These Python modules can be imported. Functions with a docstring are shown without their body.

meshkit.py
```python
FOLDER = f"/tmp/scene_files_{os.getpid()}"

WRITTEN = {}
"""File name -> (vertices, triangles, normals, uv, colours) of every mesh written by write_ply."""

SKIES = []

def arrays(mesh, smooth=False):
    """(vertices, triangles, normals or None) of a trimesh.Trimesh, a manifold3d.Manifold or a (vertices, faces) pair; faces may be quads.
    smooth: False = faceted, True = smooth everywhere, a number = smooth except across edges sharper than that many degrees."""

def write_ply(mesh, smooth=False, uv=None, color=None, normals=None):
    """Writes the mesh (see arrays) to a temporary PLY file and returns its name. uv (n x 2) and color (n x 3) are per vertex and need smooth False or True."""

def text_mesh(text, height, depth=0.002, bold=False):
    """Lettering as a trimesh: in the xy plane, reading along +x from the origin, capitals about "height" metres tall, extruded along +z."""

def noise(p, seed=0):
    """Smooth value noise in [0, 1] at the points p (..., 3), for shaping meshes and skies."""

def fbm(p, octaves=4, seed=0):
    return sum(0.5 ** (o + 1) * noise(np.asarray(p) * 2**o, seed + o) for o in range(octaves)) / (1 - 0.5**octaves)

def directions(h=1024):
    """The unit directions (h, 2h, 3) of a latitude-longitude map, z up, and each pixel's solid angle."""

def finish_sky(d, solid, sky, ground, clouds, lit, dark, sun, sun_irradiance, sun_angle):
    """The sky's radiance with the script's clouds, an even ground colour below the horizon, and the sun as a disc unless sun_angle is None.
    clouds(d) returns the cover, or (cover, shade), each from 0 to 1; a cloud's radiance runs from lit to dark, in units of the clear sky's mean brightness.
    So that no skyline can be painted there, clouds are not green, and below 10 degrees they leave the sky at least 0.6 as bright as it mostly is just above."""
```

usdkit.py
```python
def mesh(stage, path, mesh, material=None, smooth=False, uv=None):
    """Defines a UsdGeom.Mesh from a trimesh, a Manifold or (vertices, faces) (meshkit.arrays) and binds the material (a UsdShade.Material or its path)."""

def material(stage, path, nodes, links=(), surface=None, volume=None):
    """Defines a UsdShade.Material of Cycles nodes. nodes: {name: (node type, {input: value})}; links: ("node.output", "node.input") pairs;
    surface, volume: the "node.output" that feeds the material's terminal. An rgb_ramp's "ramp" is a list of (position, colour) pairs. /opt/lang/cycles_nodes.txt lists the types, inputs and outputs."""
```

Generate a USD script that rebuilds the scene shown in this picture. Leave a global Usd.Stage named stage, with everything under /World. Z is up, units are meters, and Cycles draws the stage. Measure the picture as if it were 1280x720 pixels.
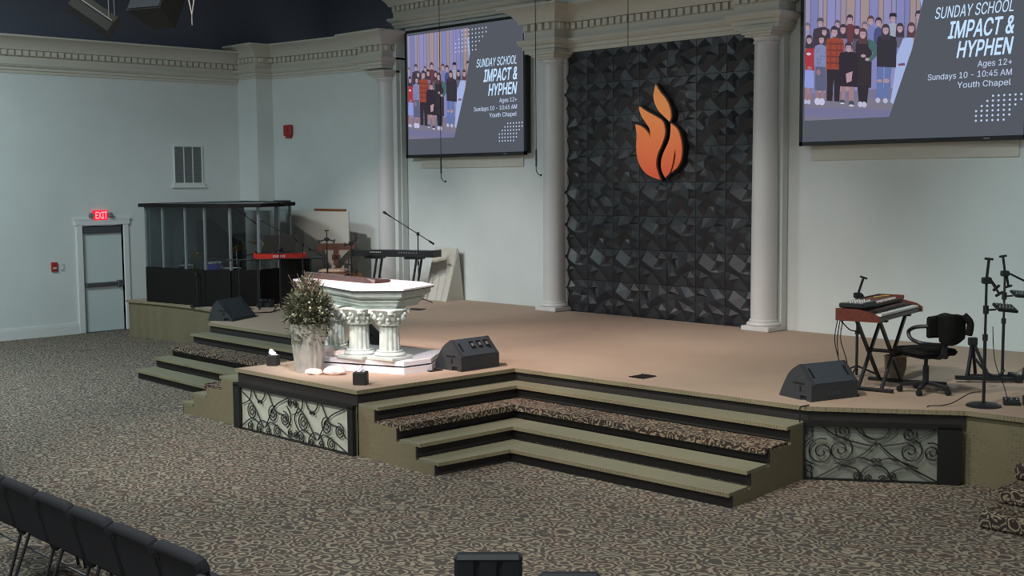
import math, random
import numpy as np
import trimesh
from shapely.geometry import Polygon, box as sbox
from scipy.spatial import Delaunay, ConvexHull
from pxr import Usd, UsdGeom, UsdLux, UsdShade, Gf, Sdf, Vt
import usdkit, meshkit

stage = Usd.Stage.CreateInMemory()
UsdGeom.SetStageUpAxis(stage, UsdGeom.Tokens.z)
UsdGeom.SetStageMetersPerUnit(stage, 1.0)
UsdGeom.Xform.Define(stage, '/World')
UsdGeom.Scope.Define(stage, '/World/Looks')
RNG = random.Random(7)

# ------------------------------------------------------------------ camera, exposure, lamps
cam = UsdGeom.Camera.Define(stage, '/World/camera')
CR = ((0.699032, 0.715047, -0.007848), (-0.055986, 0.065666, 0.99627), (0.712895, -0.695985, 0.085935))   # right, up, back
CR = np.array(CR); CR[0] /= np.linalg.norm(CR[0]); CR[2] -= CR[0] * (CR[2] @ CR[0]); CR[2] /= np.linalg.norm(CR[2]); CR[1] = np.cross(CR[2], CR[0])
cam.AddTransformOp().Set(Gf.Matrix4d(*[float(v) for r in (list(CR[0]) + [0], list(CR[1]) + [0], list(CR[2]) + [0], [0, 0, 3.3, 1]) for v in r]))
cam.CreateHorizontalApertureAttr(36.0); cam.CreateVerticalApertureAttr(20.25)
cam.CreateFocalLengthAttr(36.0 * 1544 / 1280)
cam.CreateClippingRangeAttr(Gf.Vec2f(0.1, 200))
cam.CreateExposureAttr(0.35)

def spot(name, loc, target, power, cone, color=(1, 1, 1), radius=0.12, soft=0.6):
    l = UsdLux.SphereLight.Define(stage, '/World/' + name)
    l.CreateRadiusAttr(radius); l.CreateIntensityAttr(power); l.CreateNormalizeAttr(True); l.CreateColorAttr(Gf.Vec3f(*color))
    sh = UsdLux.ShapingAPI.Apply(l.GetPrim()); sh.CreateShapingConeAngleAttr(cone); sh.CreateShapingConeSoftnessAttr(soft)
    z = np.array(loc, float) - np.array(target, float); z /= np.linalg.norm(z)
    x = np.cross([0, 1, 0.01], z); x /= np.linalg.norm(x); y = np.cross(z, x)
    l.AddTransformOp().Set(Gf.Matrix4d(*[float(v) for r in (list(x) + [0], list(y) + [0], list(z) + [0], list(loc) + [1]) for v in r]))
def lamp(name, loc, power, size, color=(1, 1, 1)):                 # ceiling lay-in fixture pointing down
    l = UsdLux.RectLight.Define(stage, '/World/' + name)
    l.CreateWidthAttr(size); l.CreateHeightAttr(size); l.CreateIntensityAttr(power); l.CreateNormalizeAttr(True); l.CreateColorAttr(Gf.Vec3f(*color))
    l.AddTranslateOp().Set(Gf.Vec3d(*loc))
dome = UsdLux.DomeLight.Define(stage, '/World/ambient'); dome.CreateIntensityAttr(0.11); dome.CreateColorAttr(Gf.Vec3f(0.90, 1.0, 1.0))
WARM = (1.0, 0.85, 0.70); COOL = (0.76, 0.95, 1.0); NEUT = (1.0, 0.97, 0.94)
spot('pulpit_spot', (-10.0, 6.5, 7.9), (-13.5, 10.2, 1.5), 540, 12, (1, 0.92, 0.97))
spot('stage_wash', (-13.5, 7.0, 7.9), (-13.3, 12.6, 0.8), 760, 26, (1.0, 0.80, 0.72), soft=1.0)
spot('stage_wash_a', (-8.5, 7.0, 7.9), (-9.0, 12.6, 0.8), 410, 26, (1.0, 0.93, 0.82), soft=1.0)
spot('wall_wash_a', (-18.0, 9.5, 7.9), (-18.4, 17.5, 0.2), 370, 19, (1.0, 0.965, 0.95), soft=1.0)
spot('wall_wash_b', (-12.0, 10.0, 7.9), (-11.5, 17.5, 0.4), 210, 19, NEUT, soft=1.0)
spot('wall_wash_c', (-6.0, 10.0, 7.9), (-6.2, 17.5, 0.8), 290, 24, (0.74, 0.97, 1.0), soft=1.0)
spot('wall_wash_d', (-20.0, 10.0, 7.9), (-21.6, 16.6, 0.8), 360, 19, NEUT, soft=1.0)
lamp('house_lamp', (-20.5, 5.5, 8.1), 215, 2.4, COOL)
spot('house_down', (-12.5, 6.0, 8.1), (-13.0, 7.0, 0), 80, 50, (1.0, 0.93, 0.85), soft=1.0)
spot('front_spot', (-11.0, 0.5, 8.1), (-13.3, 8.8, 0.3), 620, 17, (1.0, 0.93, 0.86), soft=1.0)
spot('added_booth_spot', (-4.0, -2.5, 7.9), (-24.3, 13.8, 2.0), 700, 7, (0.95, 1.0, 1.0), soft=1.0)  # added spot behind the camera, brightens the shaded drum enclosure
spot('added_emblem_spot', (-12.0, 9.0, 7.9), (-14.0, 17.3, 4.1), 260, 8.5, (1.0, 0.9, 0.8), soft=1.0)  # added accent light to brighten the flame, no such fixture known
spot('house_down_a', (-5.5, 7.0, 8.1), (-5.8, 8.5, 0), 300, 52, (0.98, 1.0, 0.93), soft=1.0)
lamp('house_lamp_a', (-6.5, 1.0, 8.1), 110, 2.4, (0.95, 1.0, 0.97))

# ------------------------------------------------------------------ helpers
used = {}
def numbered(path):
    n = used.get(path, 0); used[path] = n + 1
    return path if n == 0 else f'{path}_{n:03d}'
def keys(o, label=None, cat=None, group=None, kind=None):
    for k, v in (('label', label), ('category', cat), ('group', group), ('kind', kind)):
        if v: o.SetCustomDataByKey(k, v)
    return o
def join(m):
    if isinstance(m, (list, tuple)) and len(m) and isinstance(m[0], trimesh.Trimesh):
        return trimesh.util.concatenate(list(m))
    return m
def obj(name, mesh, m, parent=None, smooth=30, label=None, cat=None, group=None, kind=None):
    p = numbered((str(parent.GetPath()) if parent is not None else '/World') + '/' + name)
    return keys(usdkit.mesh(stage, p, join(mesh), M[m], smooth=smooth).GetPrim(), label, cat, group, kind)
GROUPS = {'column': 'round white columns', 'display': 'wall screens with the same slide', 'step_flight': 'carpeted step flights', 'iron_scroll_panel': 'iron scroll grilles in the stage front', 'floor_monitor': 'black floor monitors', 'floor_pocket': 'floor pockets in the stage', 'tissue_box': 'black tissue boxes', 'cymbal_stand': 'cymbals in the drum enclosure', 'mixer_stand': 'stands with personal mixers', 'foot_pedal': 'pedals at the right', 'hanging_microphone': 'hanging choir microphones', 'padded_chair': 'chairs at the bottom edge', 'hanging_speaker': 'hanging speakers', 'divider_board': 'divider boards', 'microphone_stand': 'microphone stands on the left of the stage'}
def thing(name, label, cat, loc=(0, 0, 0), rz=0, group=None, kind=None):
    group = group or GROUPS.get(name)
    x = UsdGeom.Xform.Define(stage, numbered('/World/' + name))
    x.AddTranslateOp().Set(Gf.Vec3d(*map(float, loc)))
    if rz: x.AddRotateZOp().Set(float(rz))
    return keys(x.GetPrim(), label, cat, group, kind)
def dup(root, loc, rz, label=None, group=None, name=None):
    was = root.GetCustomData()
    r = thing(name or root.GetName(), label or was['label'], was['category'], loc, rz, group or was.get('group'))
    r.GetReferences().AddInternalReference(root.GetPath()); r.SetInstanceable(True)
    return r
def struct(name, mesh, m, parent=None, smooth=30, label=None):
    return obj(name, mesh, m, parent, smooth, label=label, kind='structure' if parent is None else None)

def move(m, t=(0, 0, 0), rx=0, ry=0, rz=0):
    m = m.copy()
    for a, ax in ((rx, [1, 0, 0]), (ry, [0, 1, 0]), (rz, [0, 0, 1])):
        if a: m.apply_transform(trimesh.transformations.rotation_matrix(math.radians(a), ax))
    m.apply_translation(t); return m
def bx(x0, x1, y0, y1, z0, z1, b=0.0):
    if b <= 0:
        m = trimesh.creation.box([x1 - x0, y1 - y0, z1 - z0]); m.apply_translation([(x0 + x1) / 2, (y0 + y1) / 2, (z0 + z1) / 2]); return m
    b = min(b, (x1 - x0) * .45, (y1 - y0) * .45, (z1 - z0) * .45); pts = []
    for x, sx in ((x0, 1), (x1, -1)):
        for y, sy in ((y0, 1), (y1, -1)):
            for z, sz in ((z0, 1), (z1, -1)):
                pts += [(x + sx * b, y + sy * b, z), (x + sx * b, y, z + sz * b), (x, y + sy * b, z + sz * b)]
    return hull(pts)
def hull(pts):
    return trimesh.convex.convex_hull(np.array(pts, float))
def prism(poly, z0, z1):
    p = poly if isinstance(poly, Polygon) else Polygon(poly)
    if not p.is_valid: p = p.buffer(0)
    m = trimesh.creation.extrude_polygon(p, z1 - z0, engine='earcut'); m.apply_translation([0, 0, z0]); return m
def xz(poly, y0, y1):                                              # outline in x-z, thickness along y
    m = prism(poly, 0, y1 - y0); v = m.vertices.copy()
    m.vertices = np.c_[v[:, 0], y0 + v[:, 2], v[:, 1]]; m.invert(); return m
def yz(poly, x0, x1):                                              # outline in y-z, thickness along x
    m = prism(poly, 0, x1 - x0); v = m.vertices.copy()
    m.vertices = np.c_[x0 + v[:, 2], v[:, 0], v[:, 1]]; return m
def lathe(prof, n=24, t=(0, 0, 0)):
    m = trimesh.creation.revolve(np.array(prof, float), sections=n); m.apply_translation(t); return m
def tube(pts, r, n=8, cap=True):
    P = np.array(pts, float); k = len(P); rr = np.full(k, r, float) if np.ndim(r) == 0 else np.array(r, float)
    T = np.gradient(P, axis=0); T /= np.maximum(np.linalg.norm(T, axis=1, keepdims=True), 1e-9)
    u = np.cross(T[0], [0, 0, 1]); u = np.cross(T[0], [1, 0, 0]) if np.linalg.norm(u) < 1e-3 else u; V = []
    a = np.arange(n) * 2 * np.pi / n
    for i in range(k):
        u = u - T[i] * (u @ T[i]); u /= np.linalg.norm(u); w = np.cross(T[i], u)
        V.append(P[i] + rr[i] * (np.cos(a)[:, None] * u + np.sin(a)[:, None] * w))
    F = []
    for i in range(k - 1):
        for j in range(n):
            p, q = i * n + j, i * n + (j + 1) % n
            F += [(p, q, q + n), (p, q + n, p + n)]
    V = np.vstack(V)
    if cap:
        V = np.vstack([V, P[0], P[-1]]); e = k * n
        for j in range(n):
            F += [(e, (j + 1) % n, j), (e + 1, (k - 1) * n + j, (k - 1) * n + (j + 1) % n)]
    return trimesh.Trimesh(V, F, process=False)
def bar(a, b, r, n=8): return tube([a, b], r, n)
def beam(a, b, w, h):                                              # rectangular bar
    a, b = np.array(a, float), np.array(b, float); d = b - a; L = np.linalg.norm(d); d /= L
    u = np.cross(d, [0, 0, 1]); u = np.array([1., 0, 0]) if np.linalg.norm(u) < 1e-3 else u / np.linalg.norm(u); v = np.cross(u, d)
    return hull([p + s * u * w / 2 + t * v * h / 2 for p in (a, b) for s in (-1, 1) for t in (-1, 1)])
def spline(pts, n=8, closed=False):
    P = np.array(pts, float); k = len(P); out = []
    for i in range(k if closed else k - 1):
        g = lambda j: P[j % k] if closed else P[min(max(j, 0), k - 1)]
        a, b, c, d = g(i - 1), g(i), g(i + 1), g(i + 2)
        for t in np.arange(n) / n:
            out.append(.5 * (2 * b + (c - a) * t + (2 * a - 5 * b + 4 * c - d) * t * t + (3 * b - a - 3 * c + d) * t ** 3))
    if not closed: out.append(P[-1])
    return np.array(out)
def sweep(path, prof):                                             # mouldings: profile (offset, z) along a plan path, outward = right-hand side
    P = np.array(path, float); k = len(P); d = np.diff(P, axis=0); d /= np.linalg.norm(d, axis=1, keepdims=True)
    nrm = np.c_[d[:, 1], -d[:, 0]]; mit = []
    for i in range(k):
        a, b = nrm[max(i - 1, 0)], nrm[min(i, k - 2)]; s = a + b; mit.append(s / max(s @ a, .3))
    q = len(prof); V = [(P[i] + mit[i] * o).tolist() + [z] for i in range(k) for o, z in prof]; F = []
    for i in range(k - 1):
        for j in range(q):
            a, b = i * q + j, i * q + (j + 1) % q
            F += [(a, a + q, b + q), (a, b + q, b)]
    caps = Polygon(prof); tri = trimesh.creation.triangulate_polygon(caps, engine='earcut')
    tv, tf = tri; idx = [int(np.argmin(np.sum((np.array(prof) - v) ** 2, 1))) for v in tv]
    for t in tf:
        F.append([idx[x] for x in t]); F.append([(k - 1) * q + idx[x] for x in t[::-1]])
    m = trimesh.Trimesh(V, F, process=False); trimesh.repair.fix_normals(m); return m

# ------------------------------------------------------------------ materials
def lin(c): return tuple(((v / 255) / 12.92 if v / 255 <= .04045 else ((v / 255 + .055) / 1.055) ** 2.4) for v in c)
M = {}
def pm(name, rgb, rough=.5, metal=0., var=0., vs=6., bump=0., bs=60., spec=.5, **kw):
    c = lin(rgb); n = {'p': ('principled_bsdf', {'base_color': c, 'roughness': rough, 'metallic': metal, 'specular_ior_level': spec, **kw})}; l = []
    if var or bump: n['g'] = ('geometry', {})
    if var:
        n['n'] = ('noise_texture', {'scale': vs, 'detail': 4.}); n['r'] = ('rgb_ramp', {'ramp': [(.3, tuple(x * (1 - var) for x in c)), (.7, tuple(min(1, x * (1 + var)) for x in c))]})
        l += [('g.position', 'n.vector'), ('n.fac', 'r.fac'), ('r.color', 'p.base_color')]
    if bump:
        n['b'] = ('noise_texture', {'scale': bs, 'detail': 2.}); n['u'] = ('bump', {'strength': bump, 'distance': .01})
        l += [('g.position', 'b.vector'), ('b.fac', 'u.height'), ('u.normal', 'p.normal')]
    M[name] = usdkit.material(stage, '/World/Looks/' + name, n, l, surface='p.BSDF')
pm('wall_paint', (208, 213, 211), .75, var=.03, vs=1.5, bump=.03, bs=90)
pm('cream_trim', (196, 192, 180), .6, var=.02)
pm('white_trim', (214, 216, 214), .45)
pm('white_column', (206, 205, 204), .4, var=.02, vs=2)
pm('lifted_black', (96, 100, 112), .9, spec=.2)  # black raised to grey, camera haze put into the colour
pm('riser_black', (48, 44, 42), .7, var=.12, vs=20, spec=.3)
pm('stringer', (120, 112, 90), .9, var=.1, vs=40, bump=.25, bs=70, spec=.1)
pm('iron', (26, 25, 26), .5, spec=.4)
pm('backing', (128, 131, 121), .8, var=.06, vs=5)
pm('backing_lit', (186, 190, 175), .8, var=.06, vs=5)  # lit copy of backing: direct light on the left grille painted in
pm('panel_black', (50, 51, 55), .42, spec=.45)
pm('panel_black_b', (46, 47, 52), .46, spec=.45)
pm('black_plastic', (30, 31, 34), .45, spec=.4)
pm('cabinet_black', (56, 58, 62), .6, var=.1, vs=60, bump=.1, bs=150, spec=.35)
pm('grille_cloth', (62, 69, 77), .75, bump=.15, bs=300, spec=.25)
pm('black_fabric', (31, 30, 29), .95, var=.1, vs=30, spec=.1)
pm('chair_fabric', (50, 50, 55), .85, var=.08, vs=60, bump=.1, bs=200, spec=.2)
pm('chair_vinyl', (34, 36, 42), .45, spec=.4)
pm('gunmetal', (70, 70, 74), .35, metal=.9)
pm('chrome', (200, 200, 205), .15, metal=1.)
pm('grey_metal', (110, 112, 116), .4, metal=.6)
pm('aluminium', (125, 132, 136), .5, metal=.2)
pm('red_lacquer', (186, 38, 26), .35)
pm('wood_red', (96, 44, 32), .4, var=.2, vs=25)
pm('wood_dark', (70, 50, 46), .4, var=.25, vs=20)
pm('wood_mid', (120, 74, 46), .4, var=.2, vs=20)
pm('seat_tan', (190, 160, 140), .8, var=.06)
pm('white_keys', (225, 225, 220), .3)
pm('black_keys', (18, 18, 20), .3)
pm('white_board', (190, 186, 176), .7, var=.03, vs=2)
pm('grey_board', (150, 150, 148), .8, var=.03, vs=2)
pm('marble', (242, 236, 240), .25, var=.05, vs=3)
pm('stone_column', (196, 204, 198), .6, var=.1, vs=9)
pm('pale_stone', (232, 206, 198), .7, var=.12, vs=25)
pm('vase', (172, 170, 162), .5, var=.15, vs=7)
pm('leaf', (92, 97, 76), .7, var=.3, vs=30)
pm('leaf_pale', (150, 148, 120), .7, var=.2, vs=30)
pm('twig', (100, 78, 64), .8, var=.2, vs=30)
pm('blossom', (200, 196, 160), .7)
pm('paper', (240, 240, 245), .8)
pm('tissue_black', (34, 32, 32), .6)
pm('plaster_red', (168, 44, 40), .5)
pm('brass', (190, 150, 70), .3, metal=.9)
pm('drum_blue', (40, 46, 120), .25)
pm('piano_black', (8, 8, 9), .5, spec=.2)
pm('acoustic_dark', (104, 112, 113), .95, var=.1, vs=10)
pm('wicker', (112, 98, 80), .85, var=.3, vs=40)
pm('door_paint', (196, 206, 206), .5)
pm('flame_orange', (224, 112, 52), .5)
pm('yellow_plastic', (200, 180, 60), .5)
pm('grey_plastic', (120, 120, 122), .5)
pm('white_plastic', (190, 192, 190), .5)
pm('vent_grey', (120, 124, 124), .6)
pm('pipe_grey', (120, 126, 126), .5)
pm('speaker_grey', (40, 43, 42), .7)
pm('wire_black', (16, 16, 17), .7)
pm('wood_brown', (96, 62, 50), .45, var=.2, vs=20)
pm('stand_black', (40, 37, 36), .85, spec=.15)
pm('cardboard', (128, 104, 78), .8)

def emit(name, rgb, k):
    M[name] = usdkit.material(stage, '/World/Looks/' + name, {'e': ('emission', {'color': lin(rgb), 'strength': k * .785})}, [], surface='e.emission')
emit('slide_grey', (84, 88, 97), 1.0); emit('slide_text', (196, 226, 255), 1.0); emit('slide_small', (190, 205, 235), 1.0); emit('exit_red', (255, 150, 160), 1.4); emit('exit_face', (255, 40, 66), 1.0); emit('led_blue', (70, 90, 255), 1.2)
M['slide_photo'] = usdkit.material(stage, '/World/Looks/slide_photo', {'a': ('attribute', {'attribute': 'tint'}), 'e': ('emission', {'strength': .785})}, [('a.color', 'e.color')], surface='e.emission')

# flame: orange above, redder below, sprayed on the emblem itself
M['flame'] = usdkit.material(stage, '/World/Looks/flame', {'g': ('geometry', {}), 's': ('separate_xyz', {}), 'r': ('map_range', {'from_min': 3.4, 'from_max': 4.7}), 'c': ('rgb_ramp', {'ramp': [(0, lin((250, 104, 62))), (1, lin((250, 158, 84)))]}), 'p': ('principled_bsdf', {'roughness': .5})},
    [('g.position', 's.vector'), ('s.z', 'r.value'), ('r.result', 'c.fac'), ('c.color', 'p.base_color')], surface='p.BSDF')
# scroll carpet: tan tendrils on a dark ground
def scroll_carpet(name, cell, dark, tan, tints, k=1.0):
    sc = 1 / cell
    n = {'g': ('geometry', {}), 'n1': ('noise_texture', {'scale': sc * .9, 'detail': 1.}), 'ma': ('mix_vector', {'fac': .10}), 'map': ('mapping', {'scale': (sc, sc * 1.25, sc), 'rotation': (0, 0, .78)}),
         'v': ('voronoi_texture', {'scale': 1.0, 'randomness': .8}), 'm1': ('math', {'math_type': 'multiply', 'value2': 21.0}), 'sp': ('separate_color', {}), 'ph': ('math', {'math_type': 'multiply_add', 'value2': 6.0}), 's1': ('math', {'math_type': 'sine'}),
         'r': ('rgb_ramp', {'ramp': [(.50, (0, 0, 0)), (.68, (1, 1, 1))]}), 'nrm': ('math', {'math_type': 'multiply_add', 'value2': .5, 'value3': .5}),
         'n2': ('noise_texture', {'scale': sc * 2.6, 'detail': 1.}), 'r2': ('rgb_ramp', {'ramp': [(.36, (0, 0, 0)), (.44, (1, 1, 1))]}), 'bw': ('mix_color', {'blend_type': 'multiply', 'fac': 1.0}), 'col': ('mix_color', {'a': dark, 'b': tan}), 'val': ('rgb_to_bw', {}),
         'n3': ('noise_texture', {'scale': sc * .6, 'detail': 2.}), 'r3': ('rgb_ramp', {'ramp': [(.35, tints[0]), (.5, (1, 1, 1)), (.65, tints[1])]}), 'mx': ('mix_color', {'blend_type': 'multiply', 'fac': 1.0}),
         'n4': ('noise_texture', {'scale': 160., 'detail': 2.}), 'u': ('bump', {'strength': .25, 'distance': .01}), 'p': ('principled_bsdf', {'roughness': .95, 'specular_ior_level': .1})}
    l = [('g.position', 'n1.vector'), ('g.position', 'ma.a'), ('n1.color', 'ma.b'), ('ma.result', 'map.vector'), ('map.vector', 'v.vector'), ('v.distance', 'm1.value1'), ('v.color', 'sp.color'), ('sp.r', 'ph.value1'), ('m1.value', 'ph.value3'), ('ph.value', 's1.value1'),
         ('s1.value', 'nrm.value1'), ('nrm.value', 'r.fac'), ('g.position', 'n2.vector'), ('n2.fac', 'r2.fac'), ('r.color', 'bw.a'), ('r2.color', 'bw.b'), ('bw.result', 'val.color'), ('val.val', 'col.fac'),
         ('g.position', 'n3.vector'), ('n3.fac', 'r3.fac'), ('col.result', 'mx.a'), ('r3.color', 'mx.b'), ('mx.result', 'p.base_color'), ('g.position', 'n4.vector'), ('n4.fac', 'u.height'), ('u.normal', 'p.normal')]
    M[name] = usdkit.material(stage, '/World/Looks/' + name, n, l, surface='p.BSDF')
scroll_carpet('scroll_carpet', .17, lin((84, 76, 72)), lin((148, 138, 122)), ((1.05, .97, .95), (.97, 1.01, 1.0)))
scroll_carpet('scroll_tread', .12, lin((62, 54, 51)), lin((146, 132, 114)), ((1.1, .95, .9), (1, 1, 1)))
# tan stage carpet: fine woven dashes
def woven(name, rgb, sx, sy, dark=.72):
    c = lin(rgb); d = tuple(x * dark for x in c)
    n = {'g': ('geometry', {}), 'm': ('mapping', {'scale': (sx, sx, sy)}), 'v': ('voronoi_texture', {'scale': 1.0, 'randomness': .35}), 'r': ('rgb_ramp', {'ramp': [(.12, d), (.4, c)]}), 'n': ('noise_texture', {'scale': 1.3, 'detail': 3.}),
         'r2': ('rgb_ramp', {'ramp': [(.3, (.94, .94, .94)), (.7, (1, 1, 1))]}), 'mx': ('mix_color', {'blend_type': 'multiply', 'fac': 1.}), 'u': ('bump', {'strength': .2, 'distance': .006}), 'p': ('principled_bsdf', {'roughness': .95, 'specular_ior_level': .1})}
    l = [('g.position', 'm.vector'), ('m.vector', 'v.vector'), ('v.distance', 'r.fac'), ('r.color', 'mx.a'), ('g.position', 'n.vector'), ('n.fac', 'r2.fac'), ('r2.color', 'mx.b'), ('mx.result', 'p.base_color'), ('v.distance', 'u.height'), ('u.normal', 'p.normal')]
    M[name] = usdkit.material(stage, '/World/Looks/' + name, n, l, surface='p.BSDF')
woven('stage_carpet', (174, 153, 136), 55, 55, .86)
woven('tread_carpet', (126, 123, 104), 55, 55, .86)
woven('nosing', (140, 130, 106), 26, 90, .35)
woven('side_carpet', (122, 114, 92), 24, 30, .62)
M['glass'] = usdkit.material(stage, '/World/Looks/glass', {'f': ('layer_weight', {'blend': .25}), 'k': ('math', {'math_type': 'multiply_add', 'value2': .10, 'value3': .015}), 't': ('transparent_bsdf', {'color': (.86, .89, .9)}), 'g': ('glossy_bsdf', {'color': (.8, .8, .8), 'roughness': .02}), 'm': ('mix_closure', {})},
    [('f.facing', 'k.value1'), ('k.value', 'm.fac'), ('t.BSDF', 'm.closure1'), ('g.BSDF', 'm.closure2')], surface='m.closure')

# ------------------------------------------------------------------ the room
YB, XL, S = 17.55, -26.27, 0.8
struct('floor', bx(-32, 9, -6, 19, -.1, 0), 'scroll_carpet', smooth=False)
struct('ceiling', bx(-32, 9, -3, 20, 8.3, 8.4), 'lifted_black', smooth=False)
# left wall with the door opening
lw = Polygon([(-3, 0), (YB + .5, 0), (YB + .5, 6.3), (-3, 6.3)]).difference(sbox(12.33, -.1, 13.30, 2.40))
struct('wall_left', yz(lw, XL - .25, XL), 'wall_paint', smooth=False)
struct('wall_left_upper', bx(XL - .5, XL - .25, -3, 19.5, 6.3, 8.3), 'lifted_black', smooth=False)
w = thing('wall_corner', '', '', kind='structure')
struct('plaster', [prism(Polygon([(XL, 16.4), (-25.45, 16.4), (-25.45, 16.85), (-22.1, 17.28), (-21.27, 17.28), (-21.27, YB + .3), (XL, YB + .3)]), 0, 6.4)], 'wall_paint', w, smooth=False)
struct('wall_back', bx(-21.27, 8, YB, YB + .3, 0, 7.5), 'wall_paint', smooth=False)
struct('wall_back_upper', bx(-32, 9, 19.3, 19.5, 6, 8.3), 'lifted_black', smooth=False)
struct('baseboard_left', [bx(XL, XL + .03, -3, 12.2, 0, .2), bx(XL, XL + .022, -3, 12.2, .2, .24)], 'white_trim', smooth=False)

PROF = [(-.05, 5.73), (.02, 5.73), (.02, 5.80), (.05, 5.81), (.05, 5.87), (.09, 5.89), (.13, 5.94), (.13, 5.985), (.025, 5.99), (.025, 6.14), (.04, 6.145), (.04, 6.28), (.10, 6.29), (.13, 6.37), (.20, 6.46), (.30, 6.53), (.40, 6.565), (.40, 6.61), (-.05, 6.61)]
def entablature(name, path, z0, z1, prof=PROF):
    t = thing(name, '', '', kind='structure')
    f = lambda z: z0 + (z - 5.73) * (z1 - z0) / .88
    obj('cornice', sweep(path, [(o, f(z)) for o, z in prof]), 'cream_trim', t, smooth=20)
    P = np.array(path, float); ds = []
    for i in range(len(P) - 1):
        d = P[i + 1] - P[i]; L = np.linalg.norm(d); d /= L; n = np.array([d[1], -d[0]]); k = int((L - .02) / .155)
        if k < 2: continue
        for j in range(k):
            c = P[i] + d * ((j + .5) * L / k); a, b = c - d * .048 + n * .0, c + d * .048 + n * .075
            q = [c - d * .052, c + d * .052, c + d * .052 + n * .105, c - d * .052 + n * .105]
            ds.append(hull([(*p, z) for p in q for z in (f(6.155), f(6.275))]))
    obj('dentil_row', ds, 'cream_trim', t, smooth=False, kind='stuff')
    return t
entablature('trim_1', [(XL, -1), (XL, 16.4)], 5.67, 6.44)
entablature('trim_2', [(XL, 16.4), (-25.45, 16.4), (-25.45, 16.85), (-22.17, 17.27), (-22.17, 17.0), (-21.40, 17.0), (-21.40, YB)], 5.79, 6.57)
entablature('trim_3', [(-17.06, YB), (-17.06, 17.08), (-16.30, 17.08), (-16.30, 17.44), (-12.17, 17.44), (-12.17, 17.08), (-11.35, 17.08), (-11.35, YB)], 5.735, 6.61)
entablature('trim_4', [(-21.52, YB), (-21.52, 17.47), (-16.9, 17.47), (-16.9, YB)], 6.66, 7.42)
entablature('trim_5', [(-11.6, YB), (-11.6, 17.47), (7.9, 17.47)], 6.66, 7.42)

# door with frame, closer header, panic bar
d = thing('door_1', '', '', kind='structure')
struct('door_leaf', bx(XL - .1, XL - .06, 12.34, 13.29, .01, 2.39), 'door_paint', d)
struct('door_frame', [bx(XL - .25, XL + .04, 12.18, 12.33, 0, 2.52, .01), bx(XL - .25, XL + .04, 13.30, 13.43, 0, 2.52, .01), bx(XL - .25, XL + .05, 12.15, 13.46, 2.40, 2.53, .01), bx(XL - .02, XL + .055, 12.13, 13.48, 2.52, 2.56)], 'white_trim', d)
struct('door_closer', [bx(XL - .06, XL + .0, 12.36, 13.27, 2.22, 2.39, .01)], 'grey_metal', d, label='grey metal closer header')
struct('panic_bar', [bx(XL - .06, XL + .02, 12.37, 13.2, 1.02, 1.11, .02), bx(XL - .06, XL + .03, 13.13, 13.27, .99, 1.14, .02)], 'grey_metal', d, label='grey metal push bar')
struct('threshold', bx(XL - .2, XL + .05, 12.33, 13.3, 0, .012), 'grey_metal', d)

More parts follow.
